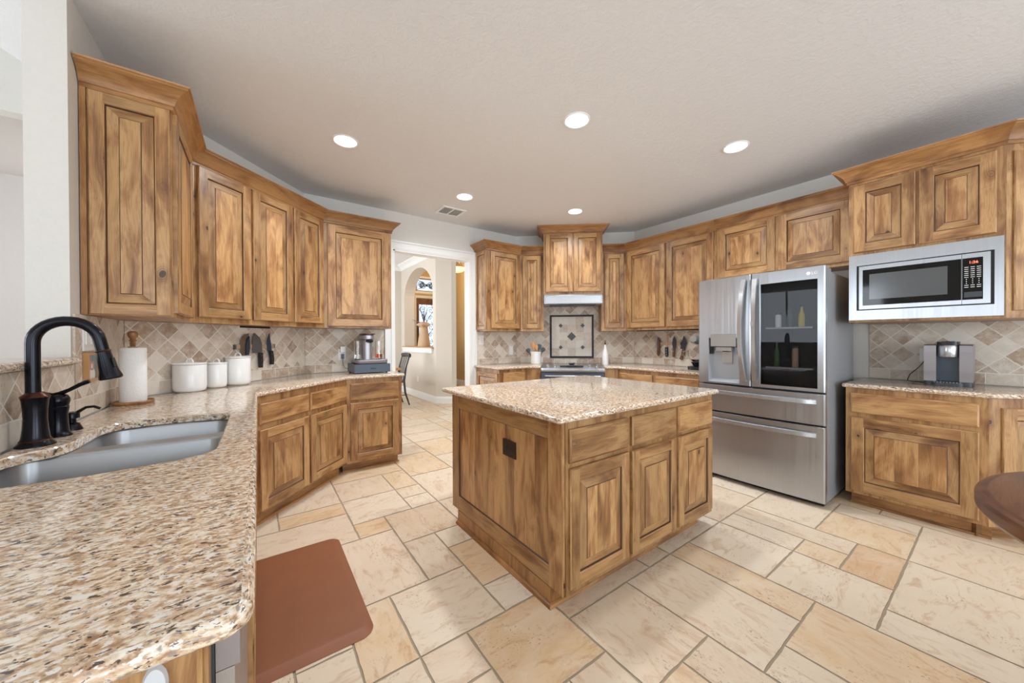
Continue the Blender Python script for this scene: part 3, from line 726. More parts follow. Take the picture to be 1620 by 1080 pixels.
# ================================================================== RIGHT UPPER CABINETS
P5, P6 = (2.935, 3.89), (4.01, 2.976)
RF = Fr(P5, P6)
hl = RF.P(.315, 0); hr = RF.P(1.095, 0)
G1 = [(2.42-.03, YA-.003), (2.39, 3.89), P5, (hl.x, hl.y)]
gd = miter_dirs(G1)
Dn = thing('upper_cabinet', 'wooden wall cabinet with a panelled side just right of the doorway', 'cabinet', (2.66, 4.03, UB-.01), 'wall cabinets around the range')
ub = 1.368
obj('body', body([(2.39, YA-.012), (2.39, 3.89), (2.934, 3.89), (3.05, YA-.012)], ub, UT), WOOD, Dn, smooth=0)
obj('end_panel', panel_door(Fr((2.39, YA), (2.39, 3.89)), (.015, .285, ub+.02, UT-.02), 0, .012, .045), [WOOD, GLAZE], Dn, smooth=0)
obj('door', panel_door(Fr((2.39, 3.89), P5), (.055, .515, ub+.038, UT-.030)), [WOOD, GLAZE], Dn, smooth=0)
obj('crown', crown_seg(G1, gd, 0, UC), TRIMW, Dn); obj('crown', crown_seg(G1, gd, 1, UC), TRIMW, Dn)
En = thing('upper_cabinet', 'narrow wooden wall cabinet directly left of the range hood', 'cabinet', tuple(RF.P(.16, ub, -.15)), 'wall cabinets around the range')
p = RF.P(.314, 0); q = RF.P(.314, 0, -.29)
obj('body', body([P5, (p.x, p.y), (q.x, q.y), (3.06, YA-.02)], ub, UT), WOOD, En, smooth=0)
obj('door', panel_door(RF, (.028, .285, ub+.040, UT-.035)), [WOOD, GLAZE], En, smooth=0)
obj('crown', crown_seg(G1, gd, 2, UC), TRIMW, En)
# hood cabinet
HN = thing('hood_cabinet', 'tallest wooden cabinet with two doors above the steel range hood', 'cabinet', tuple(RF.P(.70, 1.85, -.1)))
off = .10; h0, h1 = .315, 1.087
pl = [RF.P(h0, 0, off), RF.P(h1, 0, off), RF.P(h1, 0, -.28), RF.P(h0, 0, -.28)]
obj('body', body([(v.x, v.y) for v in pl], 1.858, 2.69), WOOD, HN, smooth=0)
H2 = Fr((pl[0].x, pl[0].y), (pl[1].x, pl[1].y))
for a0, a1 in ((.022, .378), (.396, .752)): obj('door', panel_door(H2, (a0, a1, 1.888, 2.660)), [WOOD, GLAZE], HN, smooth=0)
hp = [(pl[3].x, pl[3].y), (pl[0].x, pl[0].y), (pl[1].x, pl[1].y), (pl[2].x, pl[2].y)]; hd = miter_dirs(hp)
for i in range(3): obj('crown', crown_seg(hp, hd, i, CEIL-.002, [(d, z*.95) for d, z in CROWN]), TRIMW, HN)
# steel hood
HD = thing('range_hood', 'slim stainless steel range hood under the tall cabinet', 'range hood', tuple(RF.P(.70, 1.72, 0)))
mb = MB(); P = H2.P
prof = [(-.30, 1.857), (.0, 1.857), (.004, 1.842), (.022, 1.836), (.022, 1.732), (.012, 1.722), (-.30, 1.722)]
a0, a1 = .004, .768
for k in range(len(prof)):
    (d0, z0), (d1, z1) = prof[k], prof[(k+1) % len(prof)]; mb.face([P(a0, z0, d0), P(a1, z0, d0), P(a1, z1, d1), P(a0, z1, d1)])
mb.face([P(a0, z, d) for d, z in prof][::-1]); mb.face([P(a1, z, d) for d, z in prof]); obj('canopy', mb, STEEL, HD, smooth=0)
mb = MB(); board(mb, H2, .03, .742, 1.742, 1.826, .0225, .026); obj('front_panel', mb, STEELH, HD, smooth=0)
mb = MB(); board(mb, H2, .08, .692, 1.716, 1.7215, -.25, -.03); obj('filter', mb, DKGREY, HD, smooth=0)
mb = MB()
for s in range(5): mb.lathe([(.006, 0), (.006, .004)], tuple(P(.33+.03*s, 1.7185, .0)), 10)
obj('control_button', mb, BLACK, HD)
# right narrow cabinet
G2 = [(hr.x-.006, hr.y+.005), P6, (4.01, .81)]; g2 = miter_dirs(G2)
Fn = thing('upper_cabinet', 'narrow wooden wall cabinet directly right of the range hood', 'cabinet', tuple(RF.P(1.25, ub, -.15)), 'wall cabinets around the range')
p = RF.P(1.090, 0); q = RF.P(1.090, 0, -.29)
obj('body', body([(p.x, p.y), P6, (XB-.02, 3.03), (q.x, q.y)], ub, UT), WOOD, Fn, smooth=0)
obj('door', panel_door(RF, (1.128, 1.384, ub+.040, UT-.035)), [WOOD, GLAZE], Fn, smooth=0)
obj('crown', crown_seg(G2, g2, 0, UC), TRIMW, Fn)
# right wall
BF = Fr(P6, (4.01, .70)); y2a = lambda y: 2.976-y
Gn = thing('upper_cabinet', 'wooden wall cabinet with two tall doors above the hanging knives', 'cabinet', (4.14, 2.4, 1.37), 'right wall cabinets')
obj('body', body([(4.01, 2.975), (4.01, 1.815), (XB-.012, 1.815), (XB-.012, 3.02)], 1.372, UT), WOOD, Gn, smooth=0)
for ya, yb in ((2.948, 2.410), (2.385, 1.848)): obj('door', panel_door(BF, (y2a(ya), y2a(yb), 1.405, UT-.020), 0, .02, .065), [WOOD, GLAZE], Gn, smooth=0)
G3 = [P6, (4.01, 1.815), (4.01, .78)]
obj('crown', crown_seg([P6, (4.01, 1.815)], [g2[1], g2[2]], 0, UC), TRIMW, Gn)
mb = MB(); mb.box((4.14, 1.95, 1.360), (4.20, 2.9, 1.3715)); obj('under_light', mb, BLACK, Gn, smooth=0)
Hn = thing('upper_cabinet', 'wooden wall cabinet with two short doors above the refrigerator', 'cabinet', (4.14, 1.3, 1.87), 'right wall cabinets')
obj('body', body([(4.01, 1.813), (4.01, .705), (XB-.003, .705), (XB-.003, 1.813)], 1.868, UT), WOOD, Hn, smooth=0)
for ya, yb in ((1.791, 1.285), (1.262, .752)): obj('door', panel_door(BF, (y2a(ya), y2a(yb), 1.898, UT-.018), 0, .02, .065), [WOOD, GLAZE], Hn, smooth=0)
obj('crown', crown_seg([(4.01, 1.813), (4.01, .705)], [g2[2], g2[2]], 0, UC), TRIMW, Hn)
# microwave cabinet
XM = 3.645
MWc = thing('microwave_cabinet', 'wooden wall cabinet with two doors holding the built-in microwave', 'cabinet', (3.96, .35, 1.377))
MP = [(XB-.003, .70), (XM, .70), (XM, .004), (4.05, -.40), (XB-.003, -.40)]
obj('body', body([(XM, .70), (XM, .004), (XB-.012, -.62), (XB-.012, .70)], 1.377, UT), WOOD, MWc, smooth=0)
MF = Fr((XM, .70), (XM, .004)); a = lambda y: .70-y
for ya, yb in ((.672, .365), (.347, .038)): obj('door', panel_door(MF, (a(ya), a(yb), 1.893, 2.392), 0, .02, .06), [WOOD, GLAZE], MWc, smooth=0)
EF = Fr((XM, .004), (XB-.012, -.62))
obj('end_panel', panel_door(EF, (.03, .60, 1.42, 2.37), 0, .012, .06), [WOOD, GLAZE], MWc, smooth=0)
cp = [(XB-.003, .70), (XM, .70), (XM, .004), (XB-.012, -.62)]; cdd = miter_dirs(cp)
for i in range(3): obj('crown', crown_seg(cp, cdd, i, 2.518), TRIMW, MWc)
# microwave
MWo = thing('microwave', 'stainless built-in microwave with black glass door and trim frame', 'microwave', (3.8, .35, 1.39))
F = Fr((XM, .695), (XM, .011)); Ln = F.L; z0, z1 = 1.392, 1.870
mb = MB(); 
for r in ((0, .042, z0, z1), (Ln-.034, Ln, z0, z1), (.042, Ln-.034, z0, 1.462), (.042, Ln-.034, 1.792, z1)): board(mb, F, *r, .001, .022)
obj('trim_frame', mb, STEEL, MWo, smooth=0)
mb = MB(); board(mb, F, .043, Ln-.035, 1.463, 1.791, .001, .006); obj('vent_gap', mb, BLACK, MWo, smooth=0)
dv = Ln-.042-.115
mb = MB(); board(mb, F, .055, dv-.001, 1.470, 1.785, .006, .024); mdoor = obj('microwave_door', mb, STEEL, MWo, smooth=0)
mb = MB(); board(mb, F, .075, dv-.002, 1.497, 1.757, .0242, .0255); gl = obj('door_glass', mb, BLACKG, MWo, smooth=0)
mb = MB(); board(mb, F, .11, .47, 1.54, 1.722, .0256, .026); obj('viewing_window', mb, plain('tinted_window', L(92, 94, 96), .12, .2), MWo, smooth=0)
mb = MB(); board(mb, F, dv+.001, Ln-.048, 1.470, 1.785, .006, .024); obj('control_panel', mb, STEEL, MWo, smooth=0)
mb = MB(); board(mb, F, dv+.002, Ln-.076, 1.497, 1.757, .0242, .0255); cp_ = obj('keypad', mb, BLACKG, MWo, smooth=0)
mb = MB()
for cx in (.018, .042, .066):
    for k in range(11):
        z = 1.700-k*.0125
        if k in (6, 7, 8): board(mb, F, dv+cx-.002, dv+cx+.002, z-.002, z+.002, .0256, .0262)
        else: board(mb, F, dv+cx-.008, dv+cx+.008, z-.0016, z+.0016, .0256, .0262)
obj('key_marks', mb, OUTW, MWo, smooth=0)
mb = MB(); board(mb, F, dv+.01, dv+.078, 1.512, 1.545, .0256, .027); obj('release_button', mb, DKGREY, MWo, smooth=0)
def text_obj(name, body_, size, mat, parent, origin, xdir, zdir=(0, 0, 1), ext=.0004):
    cu = bpy.data.curves.new(name, 'FONT'); cu.body = body_; cu.size = size; cu.extrude = ext; cu.align_x = 'LEFT'
    tmp = bpy.data.objects.new(name+'_c', cu); COL.objects.link(tmp)
    dg = bpy.context.evaluated_depsgraph_get(); me = bpy.data.meshes.new_from_object(tmp.evaluated_get(dg)); bpy.data.objects.remove(tmp)
    X = Vector(xdir).normalized(); Z = Vector(zdir).normalized(); N = X.cross(Z); org = Vector(origin)-wloc(parent)
    Mx = Matrix(((X.x, Z.x, N.x, org.x), (X.y, Z.y, N.y, org.y), (X.z, Z.z, N.z, org.z), (0, 0, 0, 1)))
    me.transform(Mx); me.materials.clear(); me.materials.append(mat); o = bpy.data.objects.new(name, me); COL.objects.link(o); o.parent = parent; return o
text_obj('clock_display', '1:26', .022, REDE, MWo, F.P(dv+.026, 1.722, .0262), F.u)

# ================================================================== BASE CABINETS
# peninsula + left run (hollow below the sink)
PE = thing('base_cabinet', 'wooden sink cabinet under the near granite counter beside the brown mat', 'cabinet', (-.3, 1.8, 0), 'base cabinets')
mb = MB(); fX = -.035
fr = Fr((fX, .62), (fX, 2.86))
obj('body', body([(XC+.003, .600), (-.055, .600), (-.055, .632), (XC+.003, .632)], .0, CB, True), WOOD, PE, smooth=0)
mb = MB(); board(mb, fr, .63, 2.24, .10, CB-.001, -.02, 0, 'h'); obj('face_frame', mb, WOOD, PE, smooth=0)
mb = MB(); board(mb, fr, .63, 2.24, 0, .10, -.075, -.055, 'h'); obj('toe_kick', mb, TRIMW, PE, smooth=0)
for a0, a1 in ((.65, 1.10), (1.115, 1.565), (1.70, 2.12)):
    obj('door', panel_door(fr, (a0, a1, .125, .655)), [WOOD, GLAZE], PE, smooth=0); obj('drawer_front', drawer_front(fr, (a0, a1, .69, .85)), WOOD, PE, smooth=0)
er = Fr((XC, .600), (-.055, .600)); obj('end_panel', panel_door(er, (.02, .595, .02, CB-.004), 0, .014, .10, flat=True), [WOOD, GLAZE], PE, smooth=0)
DW = thing('dishwasher', 'stainless dishwasher edge at the near end of the sink counter', 'dishwasher', (-.3, .92, 0))
mb = MB(); mb.box((-.60, .636, .10), (-.052, 1.236, .86)); obj('tub', mb, DKGREY, DW, smooth=0)
mb = MB(); mb.box((-.051, .636, .11), (-.030, 1.236, .80)); obj('door_panel', mb, STEEL, DW, smooth=0)
mb = MB(); mb.box((-.051, .636, .801), (-.024, 1.236, .878)); obj('control_strip', mb, SILVER, DW, smooth=0)
# diagonal base
bp0, bp1 = (-.035, 2.862), (.665, 3.605)
fr = Fr(bp0, bp1)
BD = thing('base_cabinet', 'wooden corner base cabinet with two doors and drawers below the canisters', 'cabinet', (.1, 3.5, 0), 'base cabinets')
obj('body', body([bp0, bp1, (.55, 4.10), (.36, YA-.05), (XC+.05, D1[1]+.01), (XC+.05, 2.863)], .10, CB-.001), WOOD, BD, smooth=0)
mb = MB(); board(mb, fr, .03, fr.L-.02, 0, .10, -.10, -.062, 'h'); board(mb, fr, .03, fr.L-.045, 0, .016, -.062, -.050, 'h'); obj('toe_kick', mb, TRIMW, BD, smooth=0)
for a0, a1 in ((.045, .508), (.528, 1.010)):
    obj('door', panel_door(fr, (a0, a1, .118, .660)), [WOOD, GLAZE], BD, smooth=0); obj('drawer_front', drawer_front(fr, (a0, a1, .698, .838)), WOOD, BD, smooth=0)
# base on the doorway wall
fr = Fr(bp1, (1.19, 3.605))
BA = thing('base_cabinet', 'wooden base cabinet with one drawer and one door below the drink machine', 'cabinet', (.93, 3.9, 0), 'base cabinets')
obj('body', body([(.668, 3.605), (1.19, 3.605), (1.19, YA-.03), (.668, YA-.03)], .092, CB-.001), WOOD, BA, smooth=0)
mb = MB(); board(mb, fr, -.02, .505, 0, .092, -.11, -.075, 'h'); board(mb, fr, -.02, .515, 0, .016, -.075, -.063, 'h'); obj('toe_kick', mb, TRIMW, BA, smooth=0)
obj('drawer_front', drawer_front(fr, (.036, .488, .688, .845)), WOOD, BA, smooth=0); obj('door', panel_door(fr, (.036, .488, .118, .662)), [WOOD, GLAZE], BA, smooth=0)
# right of doorway
q0, q1 = (2.386, 3.605), (2.806, 3.605)
b0, b1 = (2.806, 3.602), (3.645, 2.811)
BR_ = Fr(b0, b1)
BE = thing('base_cabinet', 'wooden base cabinet with a panelled side right of the doorway', 'cabinet', (2.6, 3.9, 0), 'base cabinets')
obj('body', body([(2.386, YA-.03), q0, q1, (3.03, YA-.03)], .1, CB-.001), WOOD, BE, smooth=0)
obj('end_panel', panel_door(Fr((2.386, YA), q0), (.05, .55, .13, CB-.05), 0, .014, .055), [WOOD, GLAZE], BE, smooth=0)
fr = Fr(q0, q1); obj('drawer_front', drawer_front(fr, (.05, .385, .70, .85)), WOOD, BE, smooth=0); obj('door', panel_door(fr, (.05, .385, .118, .665)), [WOOD, GLAZE], BE, smooth=0)
mb = MB(); board(mb, fr, .04, .40, 0, .10, -.10, -.075, 'h'); obj('toe_kick', mb, TRIMW, BE, smooth=0)
BF1 = thing('base_filler', 'narrow plain wooden filler panel left of the range', 'cabinet panel', tuple(BR_.P(.09, 0, -.1)))
p = [BR_.P(0.002, 0, 0), BR_.P(.183, 0, 0), BR_.P(.183, 0, -.5), BR_.P(.12, 0, -.5)]
obj('body', body([(v.x, v.y) for v in p], 0, CB-.001), WOOD, BF1, smooth=0)
BF2 = thing('base_filler', 'narrow plain wooden filler panel right of the range', 'cabinet panel', tuple(BR_.P(1.06, 0, -.1)))
p = [BR_.P(.983, 0, 0), BR_.P(BR_.L-.002, 0, 0), BR_.P(1.10, 0, -.5), BR_.P(.983, 0, -.5)]
obj('body', body([(v.x, v.y) for v in p], 0, CB-.001), WOOD, BF2, smooth=0)
# under the knives
BG = thing('base_cabinet', 'wooden base cabinet with wide drawers between range and refrigerator', 'cabinet', (3.95, 2.3, 0), 'base cabinets')
obj('body', body([(3.645, 2.809), (3.645, 1.74), (XB-.03, 1.74), (XB-.03, 3.0)], .1, CB-.001), WOOD, BG, smooth=0)
fr = Fr((3.645, 2.811), (3.645, 1.74))
for a0, a1 in ((.03, .468), (.508, .99)):
    obj('drawer_front', drawer_front(fr, (a0, a1, .695, .845)), WOOD, BG, smooth=0); obj('door', panel_door(fr, (a0, a1, .118, .66)), [WOOD, GLAZE], BG, smooth=0)
# coffee cabinet
BH = thing('base_cabinet', 'wooden base cabinet with one wide drawer and door below the coffee maker', 'cabinet', (3.95, .35, 0), 'base cabinets')
obj('body', body([(XM, .716), (XM, .063), (XB-.03, -.56), (XB-.03, .716)], .095, CB-.001), WOOD, BH, smooth=0)
fr = Fr((XM, .716), (XM, .063))
obj('drawer_front', drawer_front(fr, (.030, .617, .702, .847)), WOOD, BH, smooth=0); obj('door', panel_door(fr, (.030, .617, .120, .672), 0, .02, .07, .045), [WOOD, GLAZE], BH, smooth=0)
e2 = Fr((XM, .063), (XB-.03, -.56)); obj('end_panel', panel_door(e2, (.06, .80, .15, CB-.06), 0, .012, .07), [WOOD, GLAZE], BH, smooth=0)
mb = MB(); board(mb, fr, .02, fr.L+.01, 0, .095, -.10, -.068, 'h'); board(mb, fr, .015, fr.L+.01, 0, .016, -.068, -.055, 'h'); board(mb, e2, .0, .85, 0, .095, -.10, -.068, 'h'); obj('toe_kick', mb, TRIMW, BH, smooth=0)

# ================================================================== GRANITE
def roundpoly(pts, rad, n=6):
    out = []; N = len(pts)
    for i in range(N):
        p = Vector(pts[i]); r = rad[i] if isinstance(rad, (list, tuple)) else rad
        if r <= 0: out.append(tuple(p)); continue
        a = (Vector(pts[i-1])-p).normalized(); b = (Vector(pts[(i+1) % N])-p).normalized(); ang = a.angle(b)
        t = r/math.tan(ang/2); c = p+(a+b).normalized()*(r/math.sin(ang/2)); s, e_ = p+a*t, p+b*t
        v0, v1 = s-c, e_-c; th = v0.angle_signed(v1)
        for k in range(n+1):
            out.append(tuple(c+Matrix.Rotation(-th*k/n, 2) @ v0))
    return out
def ccw(p):
    A_ = sum(p[i][0]*p[(i+1) % len(p)][1]-p[(i+1) % len(p)][0]*p[i][1] for i in range(len(p))); return p if A_ > 0 else p[::-1]
def offs(p, d):
    """inset a ccw polygon by d"""
    out = []; N = len(p)
    for i in range(N):
        a, b, c = Vector(p[i-1]), Vector(p[i]), Vector(p[(i+1) % N]); u, v = (b-a), (c-b)
        if u.length < 1e-7 or v.length < 1e-7: out.append(tuple(b)); continue
        u.normalize(); v.normalize(); n1, n2 = Vector((-u.y, u.x)), Vector((-v.y, v.x)); m = (n1+n2)
        m = m.normalized()/max(.35, m.normalized().dot(n1)) if m.length > 1e-6 else n1
        out.append(tuple(b+m*d))
    return out
def slab(poly, z0, z1, holes=(), r=None, n=6):
    mb = MB(); poly = ccw(poly); t = z1-z0; r = r or t/2
    def edge(pl, sg):
        rows = []
        for k in range(n+1):
            a = -PI/2+PI*k/n; rows.append([(x, y, z0+t/2+t/2*math.sin(a)) for x, y in offs(pl, sg*r*(1-math.cos(a)))])
        cum = [0]
        for i in range(len(pl)): cum.append(cum[-1]+math.dist(pl[i], pl[(i+1) % len(pl)]))
        mb.grid(rows, 0, True, uvf=lambda a_, b_: (cum[b_]+.37, a_*t*1.5/n+.2))
    edge(poly, 1); top = offs(poly, r)
    hs = []
    for h in holes:
        h = ccw(h); hc = [0]
        for i in range(len(h)): hc.append(hc[-1]+math.dist(h[i], h[(i+1) % len(h)]))
        mb.grid([[(x, y, z0) for x, y in h], [(x, y, z1-.004) for x, y in h], [(x, y, z1) for x, y in offs(h, -.004)]], 0, True, uvf=lambda a_, b_, hc=hc: (hc[b_]+5.3, a_*.015+2.1)); hs.append(h)
    mb.tess(top, [offs(h, -.004) for h in hs], z1); mb.tess(top, hs, z0, 0, True)
    return mb
sink_hole = [(-.11, 1.50), (-.115, 1.45), (-.14, 1.412), (-.19, 1.385), (-.35, 1.362), (-.50, 1.368), (-.57, 1.39), (-.61, 1.43), (-.622, 1.50), (-.62, 1.64), (-.605, 1.71), (-.575, 1.75), (-.54, 1.778), (-.52, 1.815), (-.512, 1.87), (-.512, 2.04), (-.505, 2.10), (-.485, 2.145), (-.45, 2.172), (-.38, 2.19), (-.25, 2.188), (-.16, 2.165), (-.117, 2.135), (-.108, 2.08)]
bx = XC+.011
Lp = [(bx, .555), (-.006, .555), (-.006, 2.851), (.675, 3.575), (1.215, 3.575), (1.215, 4.140), (1.165, 4.140), (1.165, YA-.011), (.392, YA-.011), (bx, 3.036)]
main = roundpoly(Lp, [0, .035, .012, .012, .012, 0, 0, 0, 0, 0])
obj('countertop', slab(main, CB, CT, [sink_hole]), GRAN, smooth=40, label='long granite countertop with the sink, running from the near left to the doorway', cat='countertop')
Rl = roundpoly([(2.353, YA-.011), (2.353, 3.573), (2.795, 3.573), tuple(BR_.P(.186, 0, .03).xy), tuple(BR_.P(.186, 0, -.60).xy), (3.085, YA-.02)], [0, .012, .01, 0, 0, 0])
obj('countertop', slab(Rl, CB, CT), GRAN, smooth=40, label='small granite countertop left of the range holding the utensil crock', cat='countertop')
Rr = [tuple(BR_.P(.980, 0, .03).xy), (3.612, 2.80), (3.612, 1.735), (XB-.012, 1.735), (XB-.012, 3.03), tuple(BR_.P(.980, 0, -.565).xy)]
obj('countertop', slab(Rr, CB, CT), GRAN, smooth=40, label='granite countertop right of the range below the hanging knives', cat='countertop')
Rc = roundpoly([(3.612, .735), (3.612, .05), (XB-.012, -.62), (XB-.012, .735)], [.012, .01, 0, 0])
obj('countertop', slab(Rc, CB, CT), GRAN, smooth=40, label='granite countertop right of the refrigerator under the coffee maker', cat='countertop')
obj('bar_ledge', slab(roundpoly([(-1.06, .40), (-.618, .40), (-.618, 2.336), (-1.06, 2.336)], .012), 1.163, 1.192), GRAN, smooth=40, label='raised granite bar ledge behind the faucet', cat='ledge')

# sink bowls
SK = thing('sink', 'undermount stainless double-bowl sink in the near granite counter', 'sink', (-.35, 1.8, .70))
near = roundpoly([(-.104, 1.355), (-.104, 1.80), (-.628, 1.80), (-.628, 1.355)], [.09, .05, .06, .09], 8)
far = roundpoly([(-.102, 1.865), (-.102, 2.195), (-.52, 2.195), (-.52, 1.865)], [.05, .06, .07, .05], 8)
zt = .886
mb = MB(); out = [(-.09, 1.34), (-.09, 2.21), (-.638, 2.21), (-.638, 1.34)]
mb.tess(ccw(out), [ccw(near), ccw(far)], zt); obj('rim', mb, SINKM, SK, smooth=0)
for nm, pl, dep in (('near', near, .22), ('far', far, .20)):
    mb = MB(); pl = ccw(pl); rows = []
    for ins_, z in ((0, 0), (.003, -.003), (.006, -.01), (.014, -dep*.75), (.022, -dep*.9), (.04, -dep*.98), (.065, -dep)): rows.append([(x, y, zt+z) for x, y in offs(pl, ins_)])
    mb.grid(rows, 0, True); mb.tess([(x, y) for x, y, z in rows[-1]], [], zt-dep)
    ob = obj('bowl', mb, SINKM, SK, smooth=50)
    cx = sum(p[0] for p in pl)/len(pl); cy = sum(p[1] for p in pl)/len(pl)
    m3 = MB(); m3.lathe([(.045, .001), (.042, .004), (.02, .002), (.004, .002)], (cx, cy, zt-dep), 20); obj('drain', m3, STEELH, SK)

# faucet
FA = thing('faucet', 'tall oil-rubbed bronze gooseneck faucet with pull-down spray head', 'faucet', (-.596, 1.855, CT))
mb = MB(); c = (-.596, 1.855, CT)
mb.lathe([(.043, 0), (.043, .004), (.038, .010), (.033, .018), (.030, .03), (.027, .06), (.0255, .09), (.0265, .12), (.029, .15), (.031, .158)], c, 36)
obj('base', mb, BRONZE, FA)
mb = MB(); mb.lathe([(.0345, .016), (.0352, .018), (.0338, .020)], c, 36, caps=False); obj('base_ring', mb, COPPER, FA)
mb = MB(); mb.lathe([(.031, .158), (.0325, .160), (.031, .163), (.026, .168), (.0185, .175)], c, 36); obj('collar', mb, COPPER, FA)
mb = MB(); pts = [(-.600, 1.855, CT+.17)]
for z in (.2, .25, .30): pts.append((-.600, 1.855, CT+z))
R_ = .074; cz = 1.254
for k in range(0, 17):
    a = PI-k*PI*.94/16; pts.append((-.600+R_+R_*math.cos(a), 1.855, cz+R_*math.sin(a)))
tg = Vector((.19, 0, -.98)).normalized(); lastp = Vector(pts[-1])
for q_ in (.02, .045): pts.append(tuple(lastp+tg*q_))
mb.tube(pts, .0168, 18); obj('spout', mb, BRONZE, FA)
e1 = Vector(pts[-1]); dr_ = tg
mb = MB(); ps = [e1-dr_*.002, e1+dr_*.012, e1+dr_*.03, e1+dr_*.07, e1+dr_*.088, e1+dr_*.096, e1+dr_*.100]
mb.tube(ps, [.0180, .0190, .0205, .0250, .0295, .0305, .027], 24); obj('spray_head', mb, BRONZE, FA)
mb = MB(); mb.tube([e1-dr_*.004, e1-dr_*.001, e1+dr_*.002], [.0188, .0202, .0188], 24); obj('ring', mb, COPPER, FA)
mb = MB(); pb = e1+dr_*.045+Vector((.020, -.010, .006)); mb.tube([pb-dr_*.016, pb+dr_*.016], [.007, .009], 10, sq=.6); obj('spray_button', mb, BLACK, FA)
# handle valve
HV = thing('mixer_valve', 'bronze lever valve standing between the tall spout and the soap dispenser', 'tap lever', (-.590, 1.99, CT))
mb = MB(); c = (-.590, 1.99, CT)
mb.lathe([(.036, 0), (.036, .004), (.031, .010), (.028, .02), (.0255, .05), (.0255, .08), (.028, .098), (.0285, .102)], c, 32); obj('base', mb, BRONZE, HV)
mb = MB(); mb.lathe([(.028, .103), (.0295, .106), (.027, .11), (.028, .113), (.031, .125), (.031, .135), (.026, .146), (.02, .15)], c, 32); obj('cap', mb, BRONZE, HV)
mb = MB(); mb.tube([(-.615, 1.985, CT+.158), (-.60, 1.987, CT+.150), (-.585, 1.99, CT+.152), (-.56, 1.99, CT+.165), (-.535, 1.99, CT+.182), (-.520, 1.99, CT+.190), (-.512, 1.99, CT+.193)], [.005, .009, .0105, .0085, .0095, .011, .009], 12, sq=.75); obj('lever', mb, BRONZE, HV)
SP = thing('soap_dispenser', 'short bronze soap dispenser pump next to the faucet handle', 'soap dispenser', (-.588, 2.10, CT))
mb = MB(); c = (-.588, 2.10, CT); mb.lathe([(.030, 0), (.030, .003), (.022, .022), (.0225, .024), (.013, .028), (.013, .042)], c, 28); obj('base', mb, BRONZE, SP)
mb = MB(); mb.lathe([(.012, .043), (.022, .045), (.022, .062), (.019, .068), (.008, .07)], c, 28); mb.tube([(-.582, 2.10, CT+.055), (-.57, 2.10, CT+.068), (-.55, 2.10, CT+.083), (-.53, 2.10, CT+.084), (-.512, 2.10, CT+.074)], [.008, .008, .0065, .0065, .006], 10, sq=.8); obj('nozzle', mb, BRONZE, SP)

# ================================================================== ISLAND
IS = thing('kitchen_island', 'wooden kitchen island with three doors, three drawers and a panelled side', 'kitchen island', (1.8, 1.7, 0))
ix0, ix1, iy0, iy1 = 1.126, 2.500, 1.167, 2.285
obj('body', body([(ix0, iy0), (ix1, iy0), (ix1, iy1), (ix0, iy1)], .088, CB-.001), WOOD, IS, smooth=0)
fr = Fr((ix0, iy0), (ix1, iy0)); A0 = ix0
for x0, x1 in ((1.145, 1.576), (1.604, 2.031), (2.056, 2.472)):
    obj('drawer_front', drawer_front(fr, (x0-A0, x1-A0, .693, .848)), WOOD, IS, smooth=0); obj('door', panel_door(fr, (x0-A0, x1-A0, .118, .668)), [WOOD, GLAZE], IS, smooth=0)
mb = MB(); board(mb, fr, .0, .018, .088, CB-.001, 0, .006); obj('corner_strip', mb, WOOD, IS, smooth=0)
fs = Fr((ix0, iy1), (ix0, iy0)); obj('side_panel', panel_door(fs, (.0, iy1-iy0, .088, CB-.001), 0, .014, .095, flat=True), [WOOD, GLAZE], IS, smooth=0)
mb = MB(); base = [(1.112, 1.250), (2.44, 1.250), (2.44, 2.20), (1.112, 2.20)]
mb.prism(base, 0, .088); obj('toe_kick', mb, TRIMW, IS, smooth=0)
bs = [(2.44, 2.20), (1.112, 2.20), (1.112, 1.250), (2.44, 1.250), (2.44, 2.20)]; bd = miter_dirs(bs); bd[0] = bd[-1] = Vector((1, 1))
bs2 = bs[1:4]; bd2 = bd[1:4]; bd2[0] = Vector((-1, 0)); bd2[2] = Vector((0, -1))
for i in range(2): obj('base_moulding', crown_seg(bs2, bd2, i, 0, [(0, 0), (.018, 0), (.018, .006), (.013, .014), (.006, .018), (0, .019)]), TRIMW, IS, smooth=0)
mb = MB(); y = 1.594; zc = .655
fo = Fr((ix0-.0045, iy1), (ix0-.0045, iy0)); ac = iy1-1.592
board(mb, fo, ac-.060, ac+.060, .615, .705, .0, .006); ou = obj('outlet', mb, OUTB, IS, smooth=0)
mb = MB()
for s in (-.022, .022):
    P = fo.P(ac+s, .66, .0062); mb.lathe([(.017, 0), (.016, -.002)], tuple(P), 18, axis='X')
obj('socket', mb, BLACK, IS)
isl = roundpoly([(1.055, 1.125), (2.530, 1.125), (2.530, 2.345), (1.055, 2.345)], .02)
obj('island_countertop', slab(isl, CB, CT), GRAN, smooth=40, label='square granite countertop lying on the island', cat='countertop')

